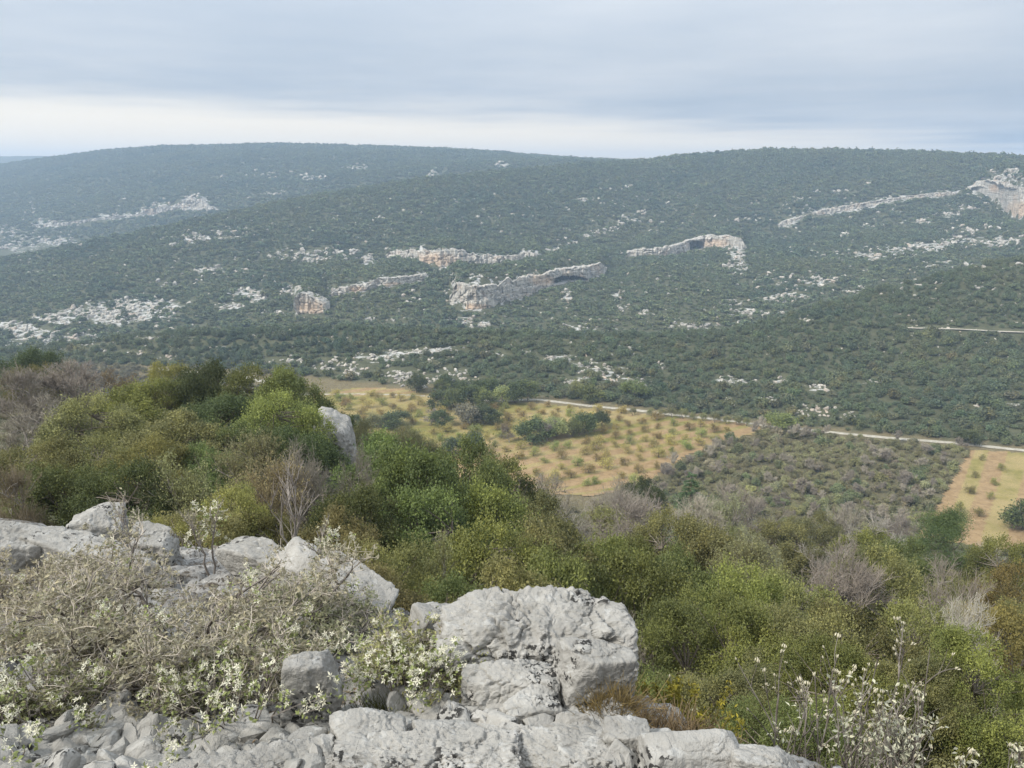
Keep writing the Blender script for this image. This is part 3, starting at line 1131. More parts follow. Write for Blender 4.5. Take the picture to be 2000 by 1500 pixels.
def instancer(name, pts, rots, scales, idx, protos, color, **tags):
    """one object that scatters copies of the prototypes over its points"""
    me = mesh_np(name, pts, [np.zeros((0, 3), np.int32)], []) if False else bpy.data.meshes.new(name)
    me.vertices.add(len(pts))
    me.vertices.foreach_set("co", np.asarray(pts, np.float32).ravel())
    a = me.attributes.new("rot", 'FLOAT_VECTOR', 'POINT')
    a.data.foreach_set("vector", np.asarray(rots, np.float32).ravel())
    a = me.attributes.new("scl", 'FLOAT_VECTOR', 'POINT')
    a.data.foreach_set("vector", np.asarray(scales, np.float32).ravel())
    a = me.attributes.new("idx", 'INT', 'POINT')
    a.data.foreach_set("value", np.asarray(idx, np.int32))
    o = link(name, me, color=color, kind="stuff", **tags)
    ng = bpy.data.node_groups.new(name + "_scatter", 'GeometryNodeTree')
    ng.interface.new_socket("Geometry", in_out='INPUT', socket_type='NodeSocketGeometry')
    ng.interface.new_socket("Geometry", in_out='OUTPUT', socket_type='NodeSocketGeometry')
    gi, go = ng.nodes.new("NodeGroupInput"), ng.nodes.new("NodeGroupOutput")
    join = ng.nodes.new("GeometryNodeJoinGeometry")

    def named(n, t):
        x = ng.nodes.new("GeometryNodeInputNamedAttribute")
        x.data_type = t
        x.inputs["Name"].default_value = n
        return x.outputs[0]
    r, s, ix = named("rot", 'FLOAT_VECTOR'), named("scl", 'FLOAT_VECTOR'), named("idx", 'INT')
    for k_, p in enumerate(protos):
        inst = ng.nodes.new("GeometryNodeInstanceOnPoints")
        oi = ng.nodes.new("GeometryNodeObjectInfo")
        oi.inputs["Object"].default_value = p
        oi.inputs["As Instance"].default_value = True
        cmpn = ng.nodes.new("FunctionNodeCompare")
        cmpn.data_type = 'INT'
        cmpn.operation = 'EQUAL'
        ng.links.new(ix, [q for q in cmpn.inputs if q.type == 'INT'][0])
        [q for q in cmpn.inputs if q.type == 'INT'][1].default_value = k_
        ng.links.new(gi.outputs[0], inst.inputs["Points"])
        ng.links.new(cmpn.outputs[0], inst.inputs["Selection"])
        ng.links.new(oi.outputs["Geometry"], inst.inputs["Instance"])
        ng.links.new(r, inst.inputs["Rotation"])
        ng.links.new(s, inst.inputs["Scale"])
        ng.links.new(inst.outputs[0], join.inputs[0])
    ng.links.new(join.outputs[0], go.inputs[0])
    md = o.modifiers.new("scatter", 'NODES')
    md.node_group = ng
    return o


def proto(name, me, color=None):
    o = bpy.data.objects.new(name, me)       # not linked to the scene: only its copies are drawn
    if color:
        o.color = tuple(color) + (1,)
    return o


def bush_mesh(name, seed, n_clump, n_leaf, leaf, mat, flat=0.75, trunk=False):
    """a rounded evergreen bush, radius 1, height about 1.4"""
    rng = np.random.default_rng(seed)
    d = rdir(rng, n_clump)
    d[:, 2] = np.abs(d[:, 2])
    c = d * rng.uniform(0.25, 0.72, (n_clump, 1)) * np.array([1, 1, flat * 1.25]) + np.array([0, 0, 0.35])
    rc = rng.uniform(0.26, 0.46, n_clump)
    ci = rng.integers(0, n_clump, n_leaf)
    e = rdir(rng, n_leaf)
    e[:, 2] += 0.15
    P = c[ci] + e * (rc[ci] * rng.uniform(0.75, 1.05, n_leaf))[:, None]
    P[:, 2] = np.maximum(P[:, 2], 0.03)
    nr = norm(e + rdir(rng, n_leaf) * 0.55 + np.array([0, 0, 0.35]))
    ax = np.cross(nr, rdir(rng, n_leaf))
    L = leaf * rng.uniform(0.7, 1.3, n_leaf)
    V, Q = leaves(P, ax, nr, L, L * 0.8)
    at = np.clip(0.45 * rng.random(n_clump)[ci] + 0.55 * rng.random(n_leaf), 0, 1)
    pr = Parts()
    pr.add(V, Q, attr=np.repeat(at, 4))
    return pr.mesh(name, [mat])


rng = np.random.default_rng(11)
# small weathered stones used for outcrops on the hills
outcrop_protos = [proto("outcrop_rock", rock_mesh("outcrop_rock", 300 + i, M_CLIFF, 7, planes=9, rough=0.22, crack=0.12, size=(1.0, 0.8, 0.55))) for i in range(5)]
for p in outcrop_protos:
    at = p.data.attributes.new("ochre", 'FLOAT', 'POINT')

cand = []
for a, b_, w, h, dn in ROCKY:
    n_ = int(26 * dn * (w * h) / 400.0 * (1.0 if b_ > 650 else 1.6)) + 3
    cand.append(np.stack([a + rng.normal(0, w * 0.55, n_), b_ + rng.normal(0, h * 0.55, n_)], 1))
cand = np.concatenate(cand)
n_ = 1700
cand = np.concatenate([cand, np.stack([rng.uniform(0, 2000, n_), rng.uniform(380, 700, n_)], 1)])
PR = hit(cand[:, 0], cand[:, 1], 260)
ok = (PR[:, 1] > 262) & (PR[:, 1] < 1950)
PR = PR[ok]
dist = PR[:, 1]
sc = rng.uniform(0.5, 1.25, len(PR)) * np.interp(dist, [260, 400, 700, 1200, 2000], [0.7, 1.0, 2.0, 2.8, 5.0])
sc[-1700:] *= .7
scl = np.stack([sc * rng.uniform(0.7, 1.7, len(PR)), sc * rng.uniform(0.7, 1.2, len(PR)), sc * rng.uniform(0.8, 1.8, len(PR))], 1)
rot = np.stack([rng.normal(0, .3, len(PR)), rng.normal(0, .3, len(PR)), rng.uniform(0, 6.28, len(PR))], 1)
PR[:, 2] += 0.12 * sc
instancer("rock_outcrop", PR, rot, scl, rng.integers(0, 5, len(PR)), outcrop_protos, (1, 1, 1), label="pale limestone outcrops scattered between the hillside bushes")

# ------------------------------------------------------------------ garrigue on the hills
FAR_PROTO = [proto("garrigue_bush", bush_mesh("garrigue_bush", 500 + i, 10, 95, 0.42, M_FAR)) for i in range(5)]
MID_MESH = [bush_mesh("hill_bush_foliage", 520 + i, 16, 420, 0.19, M_FAR) for i in range(5)]
MID_PROTO = [proto("hill_bush", m) for m in MID_MESH]


def scatter(y0, y1, cell, seed):
    r = np.random.default_rng(seed)
    ys = np.arange(y0, y1, cell)
    out = []
    for y in ys:
        xs = np.arange(-0.95 * y, 0.95 * y, cell)
        out.append(np.stack([xs, np.full_like(xs, y)], 1))
    p = np.concatenate(out)
    p += r.uniform(-0.55, 0.55, p.shape) * cell
    z = ground(p[:, 0], p[:, 1])
    return np.concatenate([p, z[:, None]], 1), r


def clear_of(P, polys, roads=()):
    ok = np.ones(len(P), bool)
    for q in polys:
        ok &= ~in_poly(P[:, 0], P[:, 1], [tuple(x) for x in q])
    return ok


def off_cliffs(P, front=8.0, behind=7.0):
    ok = np.ones(len(P), bool)
    s = P[:, 0] / P[:, 1]
    for c in CLIFFS.values():
        Yl = np.interp(s, c["s"], c["Y"])
        d = P[:, 1] - Yl
        ok &= ~((s > c["s"][0]) & (s < c["s"][-1]) & (d > -front) & (d < behind))
    return ok


ROADLINES = []
for pts_, fl in (([(560, 771), (800, 772), (985, 784), (1045, 780), (1170, 795), (1330, 812), (1500, 833), (1740, 857), (1990, 880), (2120, 893)], True),
                 ([(300, 722), (430, 733), (515, 745), (560, 760)], True), ([(1770, 641), (1900, 645), (2040, 652)], False)):
    q = floor_pts(pts_) if fl else hit(np.array(pts_, float)[:, 0], np.array(pts_, float)[:, 1], 200)[:, :2]
    ROADLINES.append(q)


def off_roads(P, gap):
    ok = np.ones(len(P), bool)
    for q in ROADLINES:
        for a, b_ in zip(q[:-1], q[1:]):
            ab = b_ - a
            t = np.clip(((P[:, :2] - a) @ ab) / (ab @ ab), 0, 1)
            d = np.linalg.norm(P[:, :2] - a - t[:, None] * ab, axis=1)
            ok &= d > gap
    return ok


def keep_bushes(P, r, rockcut=1.15, base=0.95):
    u, v = project(P)
    rk = rockiness(u, v)
    nz = fbm(np.stack([P[:, 0], P[:, 1], P[:, 0] * 0], 1) / 26.0, 3, 0.5, 31)
    prob = base - rockcut * rk + 0.35 * np.minimum(nz + 0.25, 0)
    ok = r.random(len(P)) < prob
    ok &= (u > -420) & (u < 2420)
    return ok & off_cliffs(P)


SPOTS = [(240, "behind the farm track at the left"), (470, "behind the track's end left of the orange mound"), (640, "above the orange mound"), (800, "behind the round oak by the mound"), (930, "behind the long orchard grove"),
         (1060, "behind the road bend"), (1200, "above the road's straight part"), (1330, "above the left half of the olive row"), (1450, "above the right half of the olive row"), (1560, "above the orchard's right corner"),
         (1680, "behind the road above the scrub's left part"), (1800, "behind the road above the scrub's right part"), (1905, "behind the road near the straw field"), (2100, "behind the road at the right edge")]


def hill_label(u_, v_, r_):
    where = next(t for lim, t in SPOTS if u_ < lim)
    how = "small" if r_ < 1.5 else "large" if r_ > 2.4 else "middling"
    k_ = np.interp(u_, [0, 500, 1000, 1500, 2000], [715, 735, 775, 833, 881]) - v_
    row_ = "lowest row," if k_ < 14 else "second row," if k_ < 30 else "higher up,"
    return f"{how} round evergreen bush, {row_} {where}"


GAR = (0.118, 0.142, 0.080)
# hill beyond the road, up to its crest and a little over it
P, r = scatter(225, 520, 3.3, 71)
s = P[:, 0] / P[:, 1]
bY = np.interp(s, SG, baseY_s)
ok = (P[:, 1] > bY + 3) & (P[:, 1] < np.interp(s, SC, crest_Y) + 45) & keep_bushes(P, r, 1.1) & off_roads(P, 3.6)
P = P[ok]
rad = np.clip(r.lognormal(.58, .33, len(P)), .8, 3.4) * (0.85 + 0.25 * r.random(len(P)))
u, v = project(P)
size_px = rad / P[:, 1]
inframe = (u > 10) & (u < 1990) & (v > 600)
order = np.argsort(-size_px * inframe)
single = np.zeros(len(P), bool)
single[order[:280]] = True
for j, i in enumerate(np.where(single)[0]):
    k_ = int(r.integers(0, 5))
    link("hill_bush", MID_MESH[k_], loc=P[i] - np.array([0, 0, .15]), rot=(0, 0, float(r.uniform(0, 6.28))),
         scale=(rad[i] * r.uniform(.9, 1.15), rad[i] * r.uniform(.9, 1.15), rad[i] * r.uniform(.85, 1.25)), color=np.array(GAR) * r.uniform(.85, 1.2) * np.array([r.uniform(.9, 1.25), 1, r.uniform(.85, 1.1)]),
         label=hill_label(u[i], v[i], rad[i]), cat="bush", group="bushes along the foot of the hill beyond the road")
S = ~single
scl = rad[S, None] * np.stack([r.uniform(.9, 1.2, S.sum()), r.uniform(.9, 1.2, S.sum()), r.uniform(.8, 1.3, S.sum())], 1)
instancer("hill_bushes", P[S] - np.array([0, 0, .15]), np.stack([np.zeros(S.sum()), np.zeros(S.sum()), r.uniform(0, 6.28, S.sum())], 1), scl,
          r.integers(0, 5, S.sum()), MID_PROTO, GAR, label="dense evergreen scrub covering the low hill beyond the road")
# the gorge wall
P, r = scatter(470, 1330, 4.6, 72)
s = P[:, 0] / P[:, 1]
ok = (P[:, 1] > np.interp(s, SC, crest_Y) + 60) & (P[:, 1] < np.interp(s, SC, c1_Y) + 60) & keep_bushes(P, r, .85)
P = P[ok]
rad = np.clip(r.lognormal(.82, .32, len(P)), 1.1, 4.6) * np.interp(P[:, 1], [450, 1300], [0.88, 1.25])
scl = rad[:, None] * np.stack([r.uniform(.9, 1.25, len(P)), r.uniform(.9, 1.2, len(P)), r.uniform(.65, 1.1, len(P))], 1)
n_wall = len(P)
instancer("garrigue_scrub", P - np.array([0, 0, .2]), np.stack([P[:, 0] * 0, P[:, 0] * 0, r.uniform(0, 6.28, len(P))], 1), scl, r.integers(0, 4, len(P)), FAR_PROTO, GAR,
          label="grey green evergreen scrub covering the far wall of the gorge")
# the far ridge
P, r = scatter(1150, 1990, 7.5, 73)
s = P[:, 0] / P[:, 1]
ok = (P[:, 1] > np.interp(s, SC, c1_Y) + 170) & (s < 0.30) & keep_bushes(P, r, .8)
P = P[ok]
rad = r.uniform(2.8, 5.6, len(P))
scl = rad[:, None] * np.stack([r.uniform(.9, 1.25, len(P)), r.uniform(.9, 1.2, len(P)), r.uniform(.55, .95, len(P))], 1)
instancer("ridge_forest", P - np.array([0, 0, .4]), np.stack([P[:, 0] * 0, P[:, 0] * 0, r.uniform(0, 6.28, len(P))], 1), scl, r.integers(0, 4, len(P)), FAR_PROTO, GAR,
          label="hazy blue green forest covering the most distant ridge")
print("scatter", n_wall, len(P))

# ------------------------------------------------------------------ trees
def limb_set(rng, H, R, n_limb, sides=6, r0=0.16, split=0.28, low=False):
    """trunk and main limbs; returns parts and limb polylines"""
    pr = Parts()
    k_ = 7
    t = np.linspace(0, 1, k_)
    lean = rng.normal(0, 0.10, 2) * H
    T = np.stack([lean[0] * t ** 1.5, lean[1] * t ** 1.5, H * 0.62 * t], 1)
    T[1:, :2] += rng.normal(0, 0.03 * H, (k_ - 1, 2))
    T[0, 2] = -0.35
    V, Q = tubes(T[None], (r0 * (1 - 0.75 * t))[None] + 0.01, 7)
    pr.add(V, Q)
    L, pi, tt = grow(rng, T[None], n_limb, R * 0.95, 0.75, 0.35, 6, 0.22, split, 1.0)
    rad = (r0 * 0.55 * (1 - 0.6 * tt))[:, None] * np.linspace(1, 0.22, 6)[None]
    V, Q = tubes(L, rad, 5)
    pr.add(V, Q)
    return pr, L, T


def leafy_tree(name, seed, H, R, n_limb, n_clump, n_sprig, n_leaf, leaf, width=0.62, base=0.15, mat=None, clump=0.30, topflat=1.0, gap=0.0):
    """evergreen tree or tall shrub: limbs, clumps on the limbs, sprigs on the clumps, leaves on the sprigs"""
    rng = np.random.default_rng(seed)
    pr, L, T = limb_set(rng, H, R, n_limb)
    # boughs on the shell of an uneven crown, clumps on the boughs
    nb = max(9, n_clump // 6)
    d = rdir(rng, nb * 6)
    d = d[d[:, 2] > -0.55]
    keep = [0]
    for i in range(1, len(d)):
        if len(keep) < nb and ((d[keep] - d[i]) ** 2).sum(1).min() > 1.6 / math.sqrt(nb) * .42:
            keep.append(i)
    d = d[keep]
    nb = len(d)
    rad_b = rng.uniform(0.50, 0.74, nb) * (1 + 0.25 * noise3(d * 1.7 + seed, seed))
    bc = d * rad_b[:, None]
    bc[:, :2] *= R
    bc[:, 2] = H * (base + (1 - base) * (0.5 + 0.5 * bc[:, 2] * topflat))
    rb = R * clump * rng.uniform(.95, 1.45, nb)
    bi = rng.integers(0, nb, n_clump)
    e0 = norm(rdir(rng, n_clump) + .55 * d[bi] + np.array([0, 0, .35]))
    c = bc[bi] + e0 * (rb[bi] * rng.uniform(.65, 1.0, n_clump))[:, None] * np.array([1, 1, .85])
    c[:, 2] = np.maximum(c[:, 2], H * base * .7)
    m = len(c)
    rc = R * clump * 0.52 * rng.uniform(0.7, 1.25, m)
    btone = rng.random(nb)[bi]
    # twigs towards the clumps
    near_i = np.argmin(((L[:, None, -2] - c[None]) ** 2).sum(-1), 0)
    st = L[near_i, 3]
    mid = (st + c) / 2 + rng.normal(0, 0.08 * R, c.shape)
    B = np.stack([st, mid, c], 1)
    V, Q = tubes(B, np.stack([np.full(m, .030), np.full(m, .02), np.full(m, .008)], 1) * R / 2.5, 4)
    pr.add(V, Q)
    trunk = pr.mesh(name + "_trunk", [M_BARK], True)
    si = np.repeat(np.arange(m), n_sprig)
    e = rdir(rng, len(si))
    e = norm(e + np.array([0, 0, 0.30]) + 0.50 * e0[si])
    reach = rng.uniform(0.70, 1.10, len(si)) * np.where(rng.random(len(si)) < .12, rng.uniform(1.1, 1.75, len(si)), 1)
    sp = c[si] + e * (rc[si] * reach)[:, None] * np.array([1, 1, 0.9])
    li = np.repeat(np.arange(len(sp)), n_leaf)
    o = rng.normal(size=(len(li), 3)) * (leaf * 1.25)
    P = sp[li] + o + e[li] * (leaf * rng.uniform(-1.5, 1.2, len(li)))[:, None]
    ax = norm(e[li] * 0.8 + rdir(rng, len(li)) * 0.8)
    nr = norm(e[li] * 0.85 + rdir(rng, len(li)) * 0.6 + np.array([0, 0, 0.35]))
    nr = norm(nr + 0.001)
    Ls = leaf * rng.uniform(0.7, 1.25, len(li))
    V, Q = leaves(P, ax, nr, Ls, Ls * width)
    at = 0.22 * btone[si][li] + 0.22 * rng.random(m)[si][li] + 0.24 * rng.random(len(sp))[li] + 0.32 * rng.random(len(li))
    at = (at - 0.2) / 0.6
    cp = Parts()
    cp.add(V, Q, attr=np.repeat(np.clip(at, 0, 1), 4))
    return trunk, cp.mesh(name + "_crown", [mat or M_LEAF])


def bare_tree(name, seed, H, R, levels=(14, 90, 700, 3200), rtwig=0.006, leaf_n=0, leaf=0.06, stems=1, up=0.35):
    """leafless tree: four orders of branching; the fine twigs are the crown"""
    rng = np.random.default_rng(seed)
    k_ = 7
    t = np.linspace(0, 1, k_)
    Ts = []
    for q in range(stems):
        lean = rng.normal(0, 0.10 if stems == 1 else 0.35, 2) * H * 0.6
        T = np.stack([lean[0] * t, lean[1] * t, H * 0.72 * t], 1)
        T[1:, :2] += rng.normal(0, 0.025 * H, (k_ - 1, 2))
        T[0, 2] = -0.3
        Ts.append(T)
    Ts = np.stack(Ts)
    pr = Parts()
    r0 = 0.022 * H / math.sqrt(stems)
    V, Q = tubes(Ts, np.broadcast_to(r0 * (1 - 0.8 * t), Ts.shape[:2]), 6)
    pr.add(V, Q)
    L1, _, _ = grow(rng, Ts, levels[0], R * 0.85, 0.7, up, 6, 0.2, 0.2)
    V, Q = tubes(L1, np.linspace(r0 * .5, r0 * .16, 6)[None] * np.ones((len(L1), 1)), 5)
    pr.add(V, Q)
    L2, _, _ = grow(rng, L1, levels[1], R * 0.5, 0.65, up, 5, 0.25, 0.2)
    V, Q = tubes(L2, np.linspace(r0 * .2, rtwig * 1.6, 5)[None] * np.ones((len(L2), 1)), 4)
    pr.add(V, Q)
    trunk = pr.mesh(name + "_trunk", [M_TWIG], True)
    cp = Parts()
    L3, _, _ = grow(rng, L2, levels[2], R * 0.30, 0.6, up, 4, 0.25, 0.15)
    V, Q = tubes(L3, np.linspace(rtwig * 1.5, rtwig, 4)[None] * np.ones((len(L3), 1)), 3)
    cp.add(V, Q, attr=np.repeat(rng.random(len(L3)) * .5, 12))
    L4, _, _ = grow(rng, np.concatenate([L3]), levels[3], R * 0.17, 0.6, up * .7, 3, 0.25, 0.1)
    V, Q = tubes(L4, np.linspace(rtwig, rtwig * .6, 3)[None] * np.ones((len(L4), 1)), 3)
    cp.add(V, Q, attr=np.repeat(rng.random(len(L4)) * .6, 9))
    if leaf_n:
        i = rng.integers(0, len(L4), leaf_n)
        P = L4[i, 2] + rng.normal(0, leaf * 0.7, (leaf_n, 3))
        Ls = leaf * rng.uniform(.6, 1.3, leaf_n)
        V, Q = leaves(P, rdir(rng, leaf_n), norm(rdir(rng, leaf_n) + np.array([0, 0, .6])), Ls, Ls * .7)
        cp.add(V, Q, attr=np.repeat(0.4 + 0.6 * rng.random(leaf_n), 4))
    return trunk, cp.mesh(name + "_crown", [M_SPRING if leaf_n else M_TWIGC])


def conifer(name, seed, H, R, tiers, per, n_leaf, leaf):
    """young cedar: straight stem, tiers of level branches with short needles"""
    rng = np.random.default_rng(seed)
    pr, cp = Parts(), Parts()
    T = np.array([[0, 0, -.3], [0, 0, H * .5], [0, 0, H * .98]])
    V, Q = tubes(T[None], np.array([[.14, .09, .02]]) * H / 8, 6)
    pr.add(V, Q)
    n = tiers * per
    z = np.repeat(np.linspace(0.10, 0.97, tiers), per) + rng.normal(0, .012, n)
    a = rng.uniform(0, 6.283, n)
    L = R * (1.05 - z) ** 0.8 * rng.uniform(.65, 1.15, n)
    d = np.stack([np.cos(a), np.sin(a), rng.normal(0.12, .12, n)], 1)
    s0 = np.stack([a * 0, a * 0, z * H], 1)
    B = s0[:, None] + d[:, None] * (L[:, None] * np.linspace(0, 1, 5)[None])[..., None]
    B[..., 2] -= (np.linspace(0, 1, 5) ** 2 * 0.10)[None] * L[:, None]
    V, Q = tubes(B, np.linspace(.03, .008, 5)[None] * np.ones((n, 1)), 4)
    pr.add(V, Q)
    bi = rng.integers(0, n, n_leaf)
    t = rng.uniform(.12, 1, n_leaf) ** .8
    x = t * 4
    i0 = np.minimum(x.astype(int), 3)
    P = B[bi, i0] + (B[bi, i0 + 1] - B[bi, i0]) * (x - i0)[:, None]
    P += rng.normal(0, 1, (n_leaf, 3)) * np.array([.10, .10, .05]) * (L[bi] * .9)[:, None]
    Ls = leaf * rng.uniform(.7, 1.3, n_leaf)
    V, Q = leaves(P, norm(d[bi] + rdir(rng, n_leaf) * .7), norm(rdir(rng, n_leaf) * .7 + np.array([0, 0, .7])), Ls, Ls * .3)
    cp.add(V, Q, attr=np.repeat(rng.random(n_leaf), 4))
    return pr.mesh(name + "_trunk", [M_BARK], True), cp.mesh(name + "_crown", [M_LEAFB])


M_TWIGC = leaf_material("fine_twigs", rough=0.9, spec=0.1, transl=None, tip=(1.3, 1.3, 1.3), dark=(.8, .8, .8), yellow=0.3)
M_SPRING = leaf_material("spring_leaf", rough=0.6, spec=0.2, transl=0.4, tip=(1.35, 1.3, 1.0), dark=(.75, .65, .65), yellow=0.6)

KINDS = {   # kind: list of (trunk, crown, height, width)
    "O": [leafy_tree("oak", 60 + i, 6.0, 3.3, 9, 100, 26, 16, 0.110) + (6.0, 6.9) for i in range(3)],
    "N": [leafy_tree("near_oak", 70 + i, 4.0, 1.9, 8, 120, 36, 13, 0.055, 0.55) + (4.0, 4.0) for i in range(2)],
    "B": [leafy_tree("shrub", 80 + i, 4.0, 2.0, 10, 90, 24, 12, 0.070, 0.6, 0.06, M_LEAFB, 0.27) + (4.0, 4.2) for i in range(3)],
    "G": [bare_tree("bare", 90 + i, 5.0, 2.6, (14, 90, 800, 3600), 0.0065, stems=2) + (5.0, 5.2) for i in range(3)],
    "S": [bare_tree("spring", 95 + i, 5.0, 2.5, (14, 80, 600, 2200), 0.006, 6500, 0.075, stems=2) + (5.0, 5.0) for i in range(2)],
    "P": [leafy_tree("pine", 99 + i, 8.0, 2.7, 16, 66, 28, 15, 0.17, 0.16, 0.34, M_LEAFB, 0.26) + (8.0, 5.6) for i in range(2)],
    "C": [conifer("cedar", 105, 8.0, 3.2, 17, 7, 14000, 0.16) + (8.0, 6.0)],
}
COL = {
    "O": (0.151, 0.170, 0.059), "Od": (0.093, 0.114, 0.043), "Oy": (0.194, 0.208, 0.064), "Ob": (0.189, 0.183, 0.078), "Og": (0.140, 0.183, 0.064),
    "B": (0.202, 0.198, 0.074), "By": (0.235, 0.221, 0.075), "Bb": (0.216, 0.189, 0.081), "Bg": (0.165, 0.197, 0.071), "Bo": (0.239, 0.198, 0.069),
    "G": (0.300, 0.270, 0.215), "Gv": (0.190, 0.170, 0.120), "Gw": (0.420, 0.390, 0.330), "Gm": (0.270, 0.235, 0.195), "Gb": (0.280, 0.235, 0.155),
    "S": (0.250, 0.250, 0.131), "Sp": (0.325, 0.350, 0.150), "Sg": (0.269, 0.281, 0.175), "Sy": (0.310, 0.330, 0.130), "Sb": (0.250, 0.206, 0.125),
    "P": (0.120, 0.159, 0.058), "Pb": (0.165, 0.162, 0.081), "C": (0.120, 0.165, 0.087),
}
NAMES = {"O": ("holm_oak", "tree"), "N": ("holm_oak", "tree"), "B": ("box_shrub", "shrub"), "G": ("bare_tree", "tree"), "S": ("budding_tree", "tree"), "P": ("pine_tree", "tree"), "C": ("cedar_tree", "tree")}
_used = {}
trng = np.random.default_rng(5)


def plant(kind, loc, H, W, color, label, group=None, rz=None, name=None, cat=None, trunk_mat=None):
    vs_ = KINDS[kind]
    k_ = _used.get(kind, 0)
    _used[kind] = k_ + 1
    tr, cr, h0, w0 = vs_[k_ % len(vs_)]
    e = bpy.data.objects.new(name or NAMES[kind][0], None)
    scene.collection.objects.link(e)
    e.empty_display_size = 0.2
    e.location = [float(x) for x in loc]
    e.rotation_euler = (0, 0, float(trng.uniform(0, 6.283)) if rz is None else rz)
    e.scale = (W / w0 * trng.uniform(.88, 1.16), W / w0 * trng.uniform(.85, 1.1), H / h0)
    e["label"] = label
    e["category"] = cat or NAMES[kind][1]
    if group:
        e["group"] = group
    link("trunk", tr, parent=e)
    link("crown", cr, parent=e, color=color)
    return e


